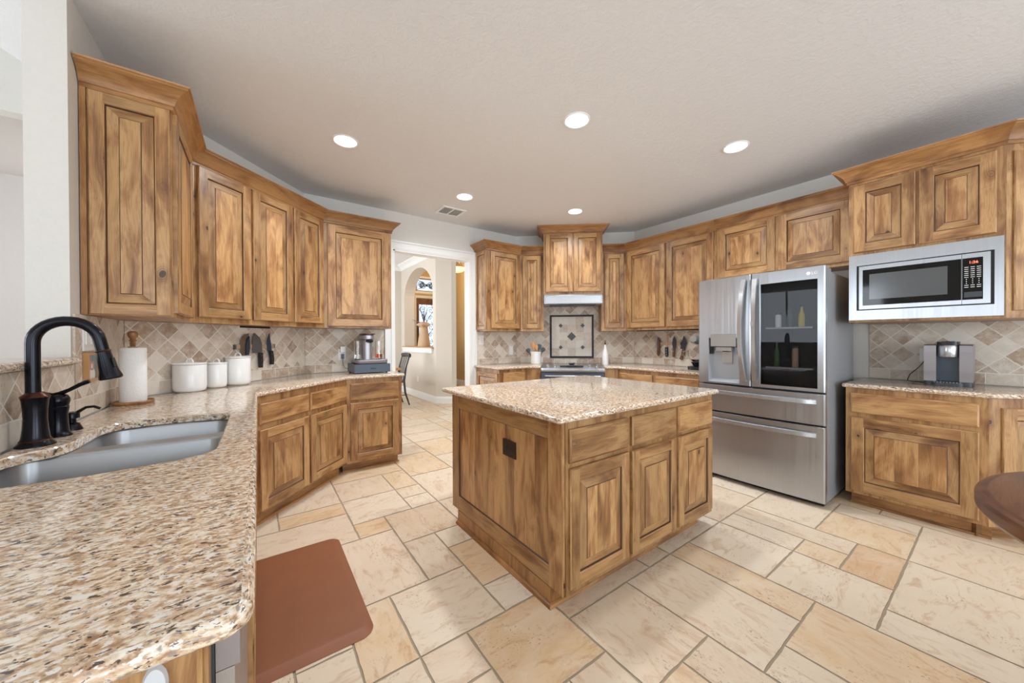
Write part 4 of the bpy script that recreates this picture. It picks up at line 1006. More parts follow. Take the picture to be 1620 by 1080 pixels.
# ================================================================== REFRIGERATOR
FG = thing('refrigerator', 'stainless french-door refrigerator with water dispenser and dark glass door panel', 'refrigerator', (3.7, 1.22, 0))
fy0, fy1 = .772, 1.686
mb = MB(); mb.box((3.425, fy0+.006, .03), (4.20, fy1-.006, 1.760)); obj('body', mb, FSIDE, FG, smooth=0)
mb = MB(); mb.box((3.42, fy0+.02, .006), (4.10, fy1-.02, .03)); obj('base_grille', mb, BLACK, FG, smooth=0)
for ya, yb in ((fy0+.012, fy0+.13), (fy1-.13, fy1-.012)):
    mb = MB(); mb.box((3.43, ya, 1.7605), (3.56, yb, 1.79)); obj('hinge_cover', mb, FSIDE, FG, smooth=0)
FF = Fr((3.345, fy1), (3.345, fy0)); W = FF.L
def curved(fr, a0, a1, z0, z1, d0, hole=None, n=14, full=(0, .914), bow=.016, edge=.008):
    """gently bowed door skin; hole=(a0,a1,z0,z1)"""
    mb = MB(); Wd = full[1]-full[0]
    def dd(a): x = (a-full[0])/Wd*2-1; return bow*(1-x*x)-bow
    As = sorted(set([a0, a0+edge]+[a0+edge+(a1-a0-2*edge)*k/n for k in range(n+1)]+[a1]+([hole[0], hole[1]] if hole else [])))
    Zs = [z0, z0+.004, z1-.004, z1] if not hole else [z0, z0+.004, hole[2], hole[3], z1-.004, z1]
    def D(a, z):
        d = dd(a)
        if a in (a0, a1) or z in (z0, z1): d -= .006
        return d
    for i in range(len(As)-1):
        for j in range(len(Zs)-1):
            am, zm = (As[i]+As[i+1])/2, (Zs[j]+Zs[j+1])/2
            if hole and hole[0] < am < hole[1] and hole[2] < zm < hole[3]: continue
            mb.face([fr.P(As[i], Zs[j], D(As[i], Zs[j])), fr.P(As[i+1], Zs[j], D(As[i+1], Zs[j])), fr.P(As[i+1], Zs[j+1], D(As[i+1], Zs[j+1])), fr.P(As[i], Zs[j+1], D(As[i], Zs[j+1]))])
    dep = -d0
    for a in (a0, a1): mb.face([fr.P(a, z0, D(a, z0)), fr.P(a, z1, D(a, z1)), fr.P(a, z1, dep), fr.P(a, z0, dep)])
    for z in (z0, z1):
        top = [fr.P(a, z, D(a, z)) for a in As]; mb.face(top+[fr.P(a1, z, dep), fr.P(a0, z, dep)])
    mb.face([fr.P(a0, z0, dep), fr.P(a0, z1, dep), fr.P(a1, z1, dep), fr.P(a1, z0, dep)])
    return mb, dd
fa = lambda y: fy1-y
sp = fa(1.2455)
dh = (fa(1.593), fa(1.333), .873, 1.268)
m1, dd = curved(FF, .0, sp-.003, .857, 1.795, .07, dh); ld = obj('left_door', m1, STEEL, FG, smooth=25)
m1, _ = curved(FF, sp+.003, W, .857, 1.795, .07, (fa(1.175), fa(.815), .885, 1.700)); rd = obj('right_door', m1, STEEL, FG, smooth=25)
m1, _ = curved(FF, .0, W, .613, .846, .07); obj('upper_drawer', m1, STEEL, FG, smooth=25)
m1, _ = curved(FF, .0, W, .040, .602, .07); obj('lower_drawer', m1, STEEL, FG, smooth=25)
mb = MB(); g0, g1 = fa(1.175), fa(.815)
mb.face([FF.P(g0, .885, dd(g0)-.001), FF.P(g1, .885, dd(g1)-.001), FF.P(g1, 1.70, dd(g1)-.001), FF.P(g0, 1.70, dd(g0)-.001)])
obj('glass_panel', mb, TINTG, FG, smooth=0)
mb = MB(); P = FF.P
for qa, qb in (((g0, .885), (g1, .885)), ((g1, .885), (g1, 1.70)), ((g1, 1.70), (g0, 1.70)), ((g0, 1.70), (g0, .885))): mb.face([P(*qa, dd(qa[0])-.003), P(*qb, dd(qb[0])-.003), P(*qb, -.066), P(*qa, -.066)])
mb.face([P(g0, .885, -.066), P(g1, .885, -.066), P(g1, 1.70, -.066), P(g0, 1.70, -.066)]); obj('door_cavity', mb, CAVITY, FG, smooth=0)
for zz in (1.335, 1.02):
    mb = MB(); board(mb, FF, g0+.03, g1-.03, zz, zz+.012, -.0655, -.020); obj('shelf', mb, SILVER, FG, smooth=0)
def fridge_item(a_, z_, prof, mat, label, nm, cat):
    t = thing(nm, label, cat, tuple(FF.P(a_, z_, -.043)), 'jars and bottles in the refrigerator door'); mb = MB(); mb.lathe(prof, tuple(FF.P(a_, z_, -.043)), 20); obj('container', mb, mat, t)
    h = prof[-1][1]; r_ = prof[-1][0]; mb = MB(); mb.lathe([(r_*1.1, h+.0005), (r_*1.1, h+.014), (r_*.8, h+.017)], tuple(FF.P(a_, z_, -.043)), 16); obj('cap', mb, DKGREY, t)
BT = lambda r, h: [(r*.9, 0), (r, .004), (r, h*.62), (r*.45, h*.80), (r*.42, h)]
JR = lambda r, h: [(r*.9, 0), (r, .004), (r, h*.9), (r*.85, h)]
fridge_item(g0+.11, 1.348, JR(.021, .10), CERAM, 'white jar on the upper shelf behind the dark refrigerator glass', 'jar', 'jar')
fridge_item(g0+.19, 1.348, BT(.018, .16), DKGREY, 'dark bottle on the upper shelf behind the refrigerator glass', 'bottle', 'bottle')
fridge_item(g0+.26, 1.348, BT(.021, .15), plain('mustard_bottle', L(214, 190, 70), .4), 'yellow bottle on the upper shelf behind the refrigerator glass', 'bottle', 'bottle')
fridge_item(g0+.10, 1.033, BT(.021, .19), plain('green_bottle', L(70, 96, 62), .3), 'green bottle on the lower shelf behind the refrigerator glass', 'bottle', 'bottle')
fridge_item(g0+.22, 1.033, JR(.021, .15), STRIPW, 'tan jar on the lower shelf behind the refrigerator glass', 'jar', 'jar')
# side recess strip (dark gasket)
mb = MB(); mb.box((3.416, fy0+.01, .04), (3.424, fy1-.01, 1.75)); obj('gasket', mb, BLACK, FG, smooth=0)
# dispenser
a0, a1, z0, z1 = dh; mb = MB(); P = FF.P; rec = -.065
q = [(a0, z0), (a1, z0), (a1, z1), (a0, z1)]; i_ = [(a0+.02, z0+.03), (a1-.02, z0+.03), (a1-.02, z1-.02), (a0+.02, z1-.02)]
for k in range(4):
    p, p2, r_, r2_ = q[k], q[(k+1) % 4], i_[k], i_[(k+1) % 4]; mb.face([P(*p, dd(p[0])), P(*p2, dd(p2[0])), P(*r2_, rec), P(*r_, rec)])
mb.face([P(*p, rec) for p in i_]); obj('dispenser_recess', mb, FSIDE, FG, smooth=0)
mb = MB(); board(mb, FF, fa(1.567), fa(1.358), 1.190, 1.300, -.045, .006); board(mb, FF, fa(1.53), fa(1.40), 1.150, 1.19, -.055, -.01); obj('dispenser_head', mb, STEELH, FG, smooth=0)
mb = MB(); board(mb, FF, fa(1.49), fa(1.41), 1.04, 1.15, -.058, -.050); obj('dispenser_paddle', mb, STEELH, FG, smooth=0)
mb = MB(); board(mb, FF, fa(1.567)+.0, fa(1.358), 1.183, 1.1895, -.0535, -.004); board(mb, FF, fa(1.475), fa(1.425), 1.143, 1.1495, -.05, -.014); obj('dispenser_nozzle', mb, BLACK, FG, smooth=0)
for c0, c1 in ((a0+.004, fa(1.567)-.001), (fa(1.358)+.001, a1-.004)):
    mb = MB(); board(mb, FF, c0, c1, 1.12, 1.262, -.06, -.02); obj('dispenser_cheek', mb, BLACK, FG, smooth=0)
# handles
def vhandle(ac, tilt, z0, z1):
    mb = MB(); n = 16; rows = []
    for k in range(n+1):
        f = k/n; z = z0+(z1-z0)*f; bowd = math.sin(PI*f); d = dd(ac)+.012+.045*bowd**.7; wv = .017+.006*(1-bowd); sh = tilt*(bowd)
        rows.append([FF.P(ac+sh-wv, z, d-.010), FF.P(ac+sh-wv*.8, z, d+.008), FF.P(ac+sh+wv*.8, z, d+.010), FF.P(ac+sh+wv, z, d-.006), FF.P(ac+sh, z, d-.016)])
    mb.grid(rows, 0, True); mb.cap(rows[0]); mb.cap(rows[-1])
    for z in (z0+.015, z1-.015): board(mb, FF, ac-.012, ac+.012, z-.012, z+.012, dd(ac)-.002, dd(ac)+.012)
    return mb
obj('handle', vhandle(sp-.050, -.018, .90, 1.752), STEELH, FG, smooth=50); obj('handle', vhandle(sp+.032, .006, .905, 1.750), STEELH, FG, smooth=50)
def hhandle(zc):
    mb = MB(); n = 18; rows = []; a0, a1 = .045, W-.048
    for k in range(n+1):
        f = k/n; a_ = a0+(a1-a0)*f; b_ = math.sin(PI*f)**.5 if 0 < f < 1 else 0; d = dd(a_)+.006+.034*b_; h = .019
        rows.append([FF.P(a_, zc-h, d-.006), FF.P(a_, zc-h*.8, d+.008), FF.P(a_, zc+h*.7, d+.006), FF.P(a_, zc+h, d-.006), FF.P(a_, zc, d-.010)])
    mb.grid(rows, 0, True); mb.cap(rows[0]); mb.cap(rows[-1]); return mb
obj('handle', hhandle(.786), STEELH, FG, smooth=50); obj('handle', hhandle(.538), STEELH, FG, smooth=50)
# logo
la = fa(.868); ld_ = dd(la)+.0012
mb = MB(); c = FF.P(la, 1.745, ld_); mb.lathe([(.0125, 0), (.0125, -.0008)], tuple(c), 24, axis='X'); obj('logo', mb, OUTW, FG)
text_obj('logo_letters', 'LG', .030, OUTW, FG, FF.P(la+.017, 1.735, dd(la)+.0008), FF.u)
mb = MB(); board(mb, FF, sp+.020, sp+.042, 1.36, 1.40, dd(sp)+.066, dd(sp)+.068); obj('door_button', mb, SILVER, FG, smooth=0)

# ================================================================== RANGE
RG = thing('range', 'slide-in stainless range with four knobs below the tile medallion', 'range', tuple(BR_.P(.585, 0, -.25)))
r0, r1_ = .190, .975
RP = Fr(b0, b1, .0)
mb = MB(); board(mb, RP, r0, r1_, .02, .885, -.56, .02); obj('body', mb, DKGREY, RG, smooth=0)
mb = MB(); board(mb, RP, r0+.002, r1_-.002, .886, .921, -.56, -.055); obj('cooktop', mb, BLACKG, RG, smooth=0)
mb = MB(); P = RP.P; prof = [(-.055, .886), (-.055, .925), (-.045, .928), (.045, .895), (.062, .870), (.060, .850), (.02, .845), (.02, .886)]
n = 16
rows = []
for k in range(n+1):
    f = k/n; a_ = r0+(r1_-r0)*f; bw = .028*(1-(2*f-1)**2); rows.append([P(a_, z, d+(bw if d > 0 else 0)) for d, z in prof])
mb.grid(rows, 0, True); mb.cap(rows[0]); mb.cap(rows[-1]); obj('control_panel', mb, STEEL, RG, smooth=30)
sn = Vector((0, 0, 1)); tl = (RP.n*.34+Vector((0, 0, .94))).normalized()
def frameknob(aa, i):
    c = P(aa, .915, .012); X = RP.u; Yv = tl.cross(X)
    mb = MB(); rows = []
    for r, h in ((.024, -.004), (.024, .001), (.017, .004), (.015, .022), (.012, .026)): rows.append([c+X*r*math.cos(2*PI*k/18)+Yv*r*math.sin(2*PI*k/18)+tl*h for k in range(18)])
    mb.grid(rows, 0, True); mb.cap(rows[-1])
    g = [c+X*sx_*.004+Yv*sy_*.017+tl*h for h in (.024, .034) for sx_, sy_ in ((-1, -1), (1, -1), (1, 1), (-1, 1))]
    for idx in ((4, 5, 6, 7), (0, 1, 5, 4), (1, 2, 6, 5), (2, 3, 7, 6), (3, 0, 4, 7)): mb.face([g[j] for j in idx])
    obj('knob', mb, STEELH, RG)
for i, aa in enumerate((r0+.085, r0+.17, r1_-.175, r1_-.085)): frameknob(aa, i)
mb = MB(); X = RP.u; Yv = tl.cross(X)
if Yv.dot(RP.n) > 0: Yv = -Yv
c = P((r0+r1_)/2-.01, .9155, .012)
pts = [c+X*a_+Yv*b_+tl*.0015 for a_, b_ in ((-.145, -.022), (.145, -.022), (.145, .022), (-.145, .022))]; mb.face(pts); mb.face([p-tl*.003 for p in pts])
for k in range(4): mb.face([pts[k], pts[(k+1) % 4], pts[(k+1) % 4]-tl*.003, pts[k]-tl*.003])
obj('display', mb, BLACKG, RG, smooth=0)
for s in (-1, 1):
    mb = MB()
    for k in range(4):
        for rr in (-1, 1):
            cc_ = c+X*s*(.075+.018*k)+Yv*.008*rr+tl*.002; mb.face([cc_+X*a_+Yv*b_ for a_, b_ in ((-.006, -.004), (.006, -.004), (.006, .004), (-.006, .004))])
    obj('display_keys', mb, DKGREY, RG, smooth=0)
mb = MB(); board(mb, RP, r0+.004, r1_-.004, .20, .842, .021, .055); obj('oven_door', mb, STEEL, RG, smooth=0)
mb = MB(); board(mb, RP, r0+.10, r1_-.10, .33, .70, .0555, .058); obj('oven_window', mb, BLACKG, RG, smooth=0)
mb = MB(); board(mb, RP, r0+.004, r1_-.004, .755, .842, .056, .060); obj('door_top_band', mb, SLATEBLUE, RG, smooth=0)
mb = MB(); hp_ = [P(r0+.05+(r1_-r0-.1)*k/14, .800, .075+.03*math.sin(PI*k/14)) for k in range(15)]; mb.tube(hp_, .011, 12)
for aa in (r0+.055, r1_-.055): mb.tube([P(aa, .80, .058), P(aa, .80, .085)], .009, 10)
obj('oven_handle', mb, STEELH, RG)
mb = MB(); board(mb, RP, r0+.004, r1_-.004, .03, .195, .021, .05); obj('warming_drawer', mb, STEEL, RG, smooth=0)
SR = thing('spoon_rest', 'small silver spoon rest on the back of the cooktop', 'spoon rest', tuple(P(.585, .922, -.27)))
mb = MB(); c = P(.585, .922, -.27); mb.lathe([(.030, 0), (.044, .006), (.050, .020), (.048, .021), (.036, .010), (.005, .007)], tuple(c), 24, sy=.8); obj('dish', mb, STEELH, SR)

# medallion
WR = Fr(R1, R2)
MD = thing('tile_medallion', 'square tile medallion with a black rope border and five dark diamonds behind the range', 'wall tile', tuple(WR.P(.798, .99, .02)))
mb = MB(); m0, m1_, n0, n1 = .489, 1.107, .990, 1.606; bw = .026; dq = .0105
for k, (a_, b_, c_, d_) in enumerate(((m0, m1_, n0, n0+bw), (m0, m1_, n1-bw, n1), (m0, m0+bw, n0+bw, n1-bw), (m1_-bw, m1_, n0+bw, n1-bw))):
    board(mb, WR, a_, b_, c_, d_, dq, .020)
L_ = m1_-m0; nn = 44
for k in range(nn):
    t_ = m0+.004+(L_-.008)*(k+.5)/nn
    for z in (n0+bw/2, n1-bw/2): c = WR.P(t_, z, .021); mb.tube([c-WR.u*.006-Vector((0, 0, .007)), c+WR.u*.006+Vector((0, 0, .007))], .0032, 5)
    z = n0+.004+(n1-n0-.008)*(k+.5)/nn
    for a_ in (m0+bw/2, m1_-bw/2): c = WR.P(a_, z, .021); mb.tube([c-WR.u*.007-Vector((0, 0, .006)), c+WR.u*.007+Vector((0, 0, .006))], .0032, 5)
obj('rope_border', mb, ROPE, MD, smooth=0)
def square_tile_mat():
    k = NT('square_travertine', .5); tn = k.tint(); base = k.ramp(tn, [(0, L(220, 212, 200)), (.5, L(206, 192, 176)), (1, L(184, 164, 144))])
    cl = k.noise(k.obj(), 30, 4, .6); k.color(k.mix(k.ramp(cl, [(.4, (0,)*3), (.75, (.6,)*3)]), base, L(228, 220, 208))); return k.m
SQT = square_tile_mat(); mb = MB(); mb2 = MB()
a0, a1, z0, z1 = m0+bw+.002, m1_-bw-.002, n0+bw+.002, n1-bw-.002
board(mb, WR, a0, a1, z0, z1, .0105, .013, t=.0); ns = 5; w_ = (a1-a0)/ns
for i in range(ns):
    for j in range(ns): board(mb, WR, a0+i*w_+.0015, a0+(i+1)*w_-.0015, z0+j*w_+.0015, z0+(j+1)*w_-.0015, .013, .0165, t=random.random())
obj('field_tiles', mb, SQT, MD, smooth=0)
ca, cz_ = (a0+a1)/2, (z0+z1)/2
for da, dz, r in ((0, 0, .062), (-.155, .155, .030), (.155, .155, .030), (-.155, -.155, .030), (.155, -.155, .030)):
    mb = MB(); P = WR.P; mb.extrude([P(ca+da, cz_+dz-r, .0166), P(ca+da+r, cz_+dz, .0166), P(ca+da, cz_+dz+r, .0166), P(ca+da-r, cz_+dz, .0166)], WR.n*.0045); obj('diamond_insert', mb, SLATE, MD, smooth=0)

# ================================================================== COUNTER ITEMS
# paper towels
PT = thing('paper_towel_holder', 'wooden paper towel holder with an oval tray and turned knob', 'paper towel holder', (-.556, 2.775, CT))
c = (-.556, 2.775, CT); mb = MB(); mb.lathe([(.078, 0), (.082, .004), (.084, .014), (.081, .018), (.077, .012), (.02, .010)], c, 40); obj('tray', mb, TRIMW, PT)
mb = MB(); mb.lathe([(.011, .011), (.011, .325), (.013, .328), (.010, .336), (.014, .340), (.016, .344), (.011, .350), (.0125, .356), (.019, .364), (.0215, .376), (.019, .388), (.010, .394), (.003, .395)], c, 24); obj('post', mb, TRIMW, PT)
PR = thing('paper_towel_roll', 'white paper towel roll standing on the wooden holder', 'paper towels', (-.556, 2.775, CT+.012))
mb = MB(); mb.lathe([(.020, .014), (.052, .014), (.054, .018), (.054, .300), (.052, .304), (.020, .304), (.020, .30)], c, 48, caps=False); obj('roll', mb, PAPER, PR)
mb = MB(); mb.lathe([(.019, .013), (.019, .311)], c, 20, caps=False); obj('cardboard_core', mb, STRIPW, PR)
# canisters
def canister(x, y, r, h, label):
    t = thing('canister', label, 'canister', (x, y, CT), 'white ceramic canisters'); c = (x, y, CT); mb = MB()
    mb.lathe([(r*.80, 0), (r*.9, .004), (r*.97, .014), (r, .03), (r, h-.012), (r*.985, h-.010)], c, 44); obj('jar', mb, CERAM, t)
    mb = MB(); mb.lathe([(r*.98, h-.009), (r*1.02, h-.007), (r*1.03, h-.001), (r*1.0, h+.002), (r*.5, h+.006), (.002, h+.007)], c, 44); lid = obj('lid', mb, CERAM, t)
    mb = MB(); mb.tube([(x+.022*math.cos(a)*.813, y-.022*math.cos(a)*.582, CT+h+.006+.024*math.sin(a)) for a in [PI*k/12 for k in range(13)]], .0048, 10); obj('knob', mb, CERAM, lid)
canister(-.378, 3.222, .088, .190, 'largest white ceramic canister with a loop handled lid, nearest the paper towels')
canister(-.252, 3.392, .062, .178, 'smallest white ceramic canister between the two bigger ones')
canister(-.130, 3.505, .082, .215, 'tallest white ceramic canister nearest the magnetic knife strip')
# picture frame & switch on left wall
PF = thing('picture_frame', 'small wooden framed picture of a dog hanging beside the bar ledge', 'picture', (-.63, 2.50, 1.07))
fr = Fr((XC+.011, 2.425), (XC+.011, 2.573)); P = fr.P; mb = MB()
for r in ((0, .015, 0, .135), (.133, .148, 0, .135), (.015, .133, 0, .012), (.015, .133, .123, .135)): board(mb, fr, r[0], r[1], r[2]+1.072, r[3]+1.072, 0, .018)
obj('frame', mb, FRAMEW, PF, smooth=0)
mb = MB(); mb.face([P(.015, 1.084, .010), P(.133, 1.084, .010), P(.133, 1.195, .010), P(.015, 1.195, .010)], 0, [(0, 0), (.118, 0), (.118, .111), (0, .111)]); obj('picture', mb, PICM, PF, smooth=0)
def plate(name, label, fr, a0, a1, z0, z1, cat, kind, grp=None):
    t = thing(name, label, cat, tuple(fr.P((a0+a1)/2, z0, .003)), grp); mb = MB(); board(mb, fr, a0, a1, z0, z1, .0003, .006); obj('plate', mb, OUTW, t, smooth=0)
    w_ = (a1-a0); n = max(1, round(w_/.06)) if kind == 'switch' else 1
    for i in range(n):
        c = a0+w_*(i+.5)/n
        if kind == 'switch': mb = MB(); board(mb, fr, c-.014, c+.014, (z0+z1)/2-.03, (z0+z1)/2+.03, .0062, .010); obj('rocker', mb, OUTW, t, smooth=0)
        else:
            for s in (-.022, .022): mb = MB(); board(mb, fr, c-.015, c+.015, (z0+z1)/2+s-.013, (z0+z1)/2+s+.013, .0062, .008); obj('socket', mb, OUTW, t, smooth=0)
    return t
FC = Fr((XC+.010, 0), (XC+.010, 4)); plate('light_switch', 'white double light switch on the tile behind the faucet', FC, 2.425, 2.605, 1.215, 1.335, 'light switch', 'switch')
FAw = Fr((0, YA-.010), (4, YA-.010))
plate('light_switch', 'white light switch on the tile just right of the doorway', FAw, 2.436, 2.506, 1.19, 1.316, 'light switch', 'switch')
plate('wall_outlet', 'white wall outlet left of the utensil crock', FAw, 2.93, 3.00, 1.04, 1.165, 'outlet', 'outlet')
po = plate('wall_outlet', 'white wall outlet with a plugged-in charger beside the drink machine', FAw, .695, .768, 1.045, 1.165, 'outlet', 'outlet')
mb = MB(); board(mb, FAw, .712, .760, 1.128, 1.190, .0085, .045)
obj('charger', mb, OUTW, smooth=0, label='white charger cube in the outlet beside the drink machine', cat='charger')
mb = MB(); board(mb, FAw, .722, .748, 1.060, 1.110, .0085, .034)
mb.tube([tuple(FAw.P(.735, 1.062, .025)), tuple(FAw.P(.735, 1.03, .03)), tuple(FAw.P(.74, .99, .035)), tuple(FAw.P(.755, .96, .04)), tuple(FAw.P(.785, .952, .05)), (.79, 3.96, .952)], .003, 8)
obj('power_cord', mb, SLATEBLUE, smooth=30, label='grey power cord with plug running to the drink machine', cat='power cord')
FBw = Fr((XB-.010, 4), (XB-.010, -2)); plate('wall_outlet', 'white wall outlet behind the coffee maker', FBw, 4-.405, 4-.335, 1.07, 1.175, 'outlet', 'outlet')
# dining side outlet & switch
FDn = Fr((AX0, 8.6), (AX0, 6.5)); plate('wall_outlet', 'white outlet low on the wall under the arch', FDn, 8.6-7.57, 8.6-7.50, .35, .46, 'outlet', 'outlet')

# knives left
DS = Fr(D1, D2, .0105)
def rack(name, fr, a0, a1, z0, z1, label, mat):
    t = thing(name, label, 'knife rack', tuple(fr.P((a0+a1)/2, z0, .01))); mb = MB(); board(mb, fr, a0, a1, z0, z1, .0003, .018); obj('strip', mb, mat, t, smooth=0)
    for a_ in (a0, a1-.012): mb = MB(); board(mb, fr, a_, a_+.012, z0-.001, z1+.001, .0003, .019); obj('end_cap', mb, KNIFE, t, smooth=0)
rack('magnetic_knife_strip', DS, .717, 1.122, 1.190, 1.226, 'magnetic knife strip holding three knives behind the white canisters', STRIPW)
def knife(fr, blade, handle, label, bm=KNIFE, hm=KBLACK, d=.019, rivets=()):
    c = blade[0]; t = thing('knife', label, 'knife', tuple(fr.P(c[0], min(p[1] for p in handle), d)), None)
    mb = MB(); mb.extrude([fr.P(a, z, d+.0005) for a, z in blade], fr.n*.003); obj('blade', mb, bm, t, smooth=0)
    mb = MB(); mb.extrude([fr.P(a, z, d-.004) for a, z in handle], fr.n*.018); h = obj('handle', mb, hm, t, smooth=0)
    if rivets:
        mb = MB()
        for a, z in rivets:
            cc = fr.P(a, z, d+.0142); X = fr.u; mb.extrude([cc+X*.004*math.cos(k*PI/3)+Vector((0, 0, .004*math.sin(k*PI/3))) for k in range(6)], fr.n*.001)
        obj('rivet', mb, STEELH, t, smooth=0)
knife(DS, [(.770, 1.14), (.765, 1.24), (.775, 1.285), (.80, 1.31), (.842, 1.318), (.842, 1.30), (.815, 1.27), (.805, 1.22), (.806, 1.14)], [(.806, 1.14), (.806, 1.22), (.815, 1.265), (.838, 1.295), (.842, 1.20), (.832, 1.14)],
      'curved dark cleaver at the left end of the strip above the canisters', plain('bronze_blade', L(124, 104, 90), .35, .5), plain('navy_sheath', L(40, 52, 68), .4), .019)
knife(DS, [(.878, 1.155), (.878, 1.27), (.888, 1.320), (.90, 1.322), (.95, 1.285), (.972, 1.24), (.975, 1.165), (.965, 1.155)], [(.938, 1.155), (.972, 1.155), (.974, 1.08), (.970, 1.027), (.942, 1.027), (.940, 1.08)],
      'wide grey cleaver in the middle of the strip above the canisters', KNIFE, KBLACK, .019, ((.957, 1.13), (.957, 1.09), (.957, 1.05)))
knife(DS, [(1.032, 1.165), (1.026, 1.22), (1.035, 1.28), (1.055, 1.325), (1.062, 1.28), (1.075, 1.21), (1.078, 1.165)], [(1.050, 1.168), (1.082, 1.168), (1.094, 1.10), (1.092, 1.045), (1.060, 1.045), (1.060, 1.10)],
      'pointed chef knife at the right end of the strip above the canisters', plain('blue_blade', L(70, 86, 104), .3, .6), KBLACK, .019, ((1.07, 1.14), (1.075, 1.10), (1.076, 1.065)))
# knives right
KB = Fr((XB, 4), (XB, 0), .0105); ka = lambda y: 4-y
rack('magnetic_knife_strip', KB, ka(2.70), ka(2.36), 1.183, 1.215, 'pale magnetic knife strip left of the refrigerator', STRIPW)
S2 = lambda pts: [(ka(y), z) for y, z in pts]
knife(KB, S2([(2.70, 1.14), (2.70, 1.285), (2.672, 1.285), (2.665, 1.14)]), S2([(2.668, 1.14), (2.668, 1.27), (2.655, 1.275), (2.635, 1.24), (2.635, 1.14), (2.642, 1.06), (2.655, 1.035), (2.672, 1.06)]), 'cleaver with ring-ended brown handle, first from the left on the right wall', KNIFE, KBROWN, .019)
knife(KB, S2([(2.550, 1.15), (2.550, 1.315), (2.532, 1.315), (2.532, 1.15)]), S2([(2.560, 1.152), (2.525, 1.152), (2.522, 1.04), (2.540, 1.024), (2.558, 1.04)]), 'narrow tan bladed knife, second from the left on the right wall', plain('tan_blade', L(206, 160, 118), .4), KBLACK, .019, ((ka(2.54), 1.12), (ka(2.54), 1.085), (ka(2.54), 1.055)))
knife(KB, S2([(2.455, 1.13), (2.468, 1.20), (2.457, 1.26), (2.437, 1.293), (2.418, 1.25), (2.412, 1.20), (2.430, 1.13)]), S2([(2.455, 1.132), (2.430, 1.132), (2.432, 1.06), (2.440, 1.028), (2.458, 1.03), (2.458, 1.07)]), 'black leaf-shaped knife, third from the left on the right wall', KBLACK, KBROWN, .019, ((ka(2.445), 1.10),))
knife(KB, S2([(2.362, 1.133), (2.345, 1.22), (2.315, 1.296), (2.29, 1.25), (2.278, 1.20), (2.300, 1.165), (2.300, 1.133)]), S2([(2.330, 1.135), (2.298, 1.135), (2.312, 1.06), (2.338, .997), (2.368, 1.008), (2.345, 1.06)]), 'broad black chef knife with brown handle, beside the stand mixer', KBLACK, KBROWN, .019, ((ka(2.318), 1.10), (ka(2.33), 1.06)))

# drink machine (on its drawer box)
DB = thing('capsule_drawer', 'blue-grey capsule drawer box under the cocktail machine', 'drawer box', (.955, 3.93, CT))
x0, x1, y0, y1 = .775, 1.128, 3.775, 4.10
mb = MB(); mb.box((x0, y0, CT+.010), (x1, y1, CT+.095)); obj('box', mb, SLATEBLUE, DB, smooth=0)
mb = MB(); mb.box((x0+.006, y0-.006, CT+.014), (x1-.006, y0-.0005, CT+.091)); dw = obj('drawer', mb, SLATEBLUE, DB, smooth=0)
mb = MB(); mb.box(((x0+x1)/2-.025, y0-.009, CT+.048), ((x0+x1)/2+.03, y0-.0065, CT+.056)); obj('pull_slot', mb, BLACK, dw, smooth=0)
mb = MB()
for xx in (x0+.02, x1-.035):
    for yy in (y0+.02, y1-.03): mb.lathe([(.012, 0), (.012, .0095)], (xx, yy, CT+.0002), 10)
obj('foot', mb, BLACK, DB)
DM = thing('cocktail_machine', 'grey cocktail machine with two glass tanks beside the doorway', 'drink machine', (.955, 3.93, CT+.096))
z = CT+.096; plan = roundpoly([(.800, 3.785), (1.112, 3.785), (1.112, 4.09), (.800, 4.09)], .04)
mb = MB(); pl = ccw(plan); mb.grid([[(x, y, zz) for x, y in offs(pl, i)] for i, zz in ((.012, z), (.004, z+.006), (0, z+.012), (0, z+.038), (.006, z+.044))], 0, True); mb.tess(offs(pl, .006), [], z+.044); mb.tess(offs(pl, .012), [], z, 0, True); obj('base', mb, SILVER, DM)
tw = roundpoly([(.880, 3.865), (.975, 3.865), (.975, 4.06), (.880, 4.06)], .035)
mb = MB(); mb.prism(ccw(tw), z+.044, z+.245); obj('tower', mb, SILVER, DM)
hd_ = roundpoly([(.872, 3.815), (.985, 3.815), (.985, 4.065), (.872, 4.065)], .045)
mb = MB(); pl = ccw(hd_); mb.grid([[(x, y, zz) for x, y in offs(pl, i)] for i, zz in ((.02, z+.246), (.0, z+.256), (0, z+.292), (.01, z+.302))], 0, True); mb.tess(offs(pl, .01), [], z+.302); obj('head', mb, SILVER, DM)
mb = MB(); mb.prism(ccw(offs(ccw(roundpoly([(.868, 3.805), (1.00, 3.805), (1.00, 4.05), (.868, 4.05)], .05)), .004)), z+.303, z+.312); obj('lid', mb, COPPER, DM)
mb = MB(); mb.lathe([(.030, -.010), (.030, .004), (.022, .010)], (.93, 3.850, z+.235), 20); mb.lathe([(.034, .0), (.030, -.018), (.012, -.03)], (.94, 3.83, z+.245), 20); obj('nozzle', mb, BLACK, DM)
for xx, liquid in ((.835, GLASS), (1.045, AMBER)):
    mb = MB(); c = (xx, 3.90, z+.050); mb.lathe([(.038, 0), (.038, .185), (.035, .185), (.035, .004), (.002, .004)], c, 32, caps=False); mb.cap([(xx+.038*math.cos(2*PI*k/32), 3.90+.038*math.sin(2*PI*k/32), z+.050) for k in range(32)]); gt = obj('glass_tank', mb, GLASS, DM)
    mb = MB(); mb.lathe([(.0335, .006), (.0340, .046)], c, 32); obj('liquid', mb, liquid, gt)
    mb = MB(); mb.lathe([(.036, -.0065), (.030, -.001)], c, 24); obj('tank_seal', mb, BLACK, DM)

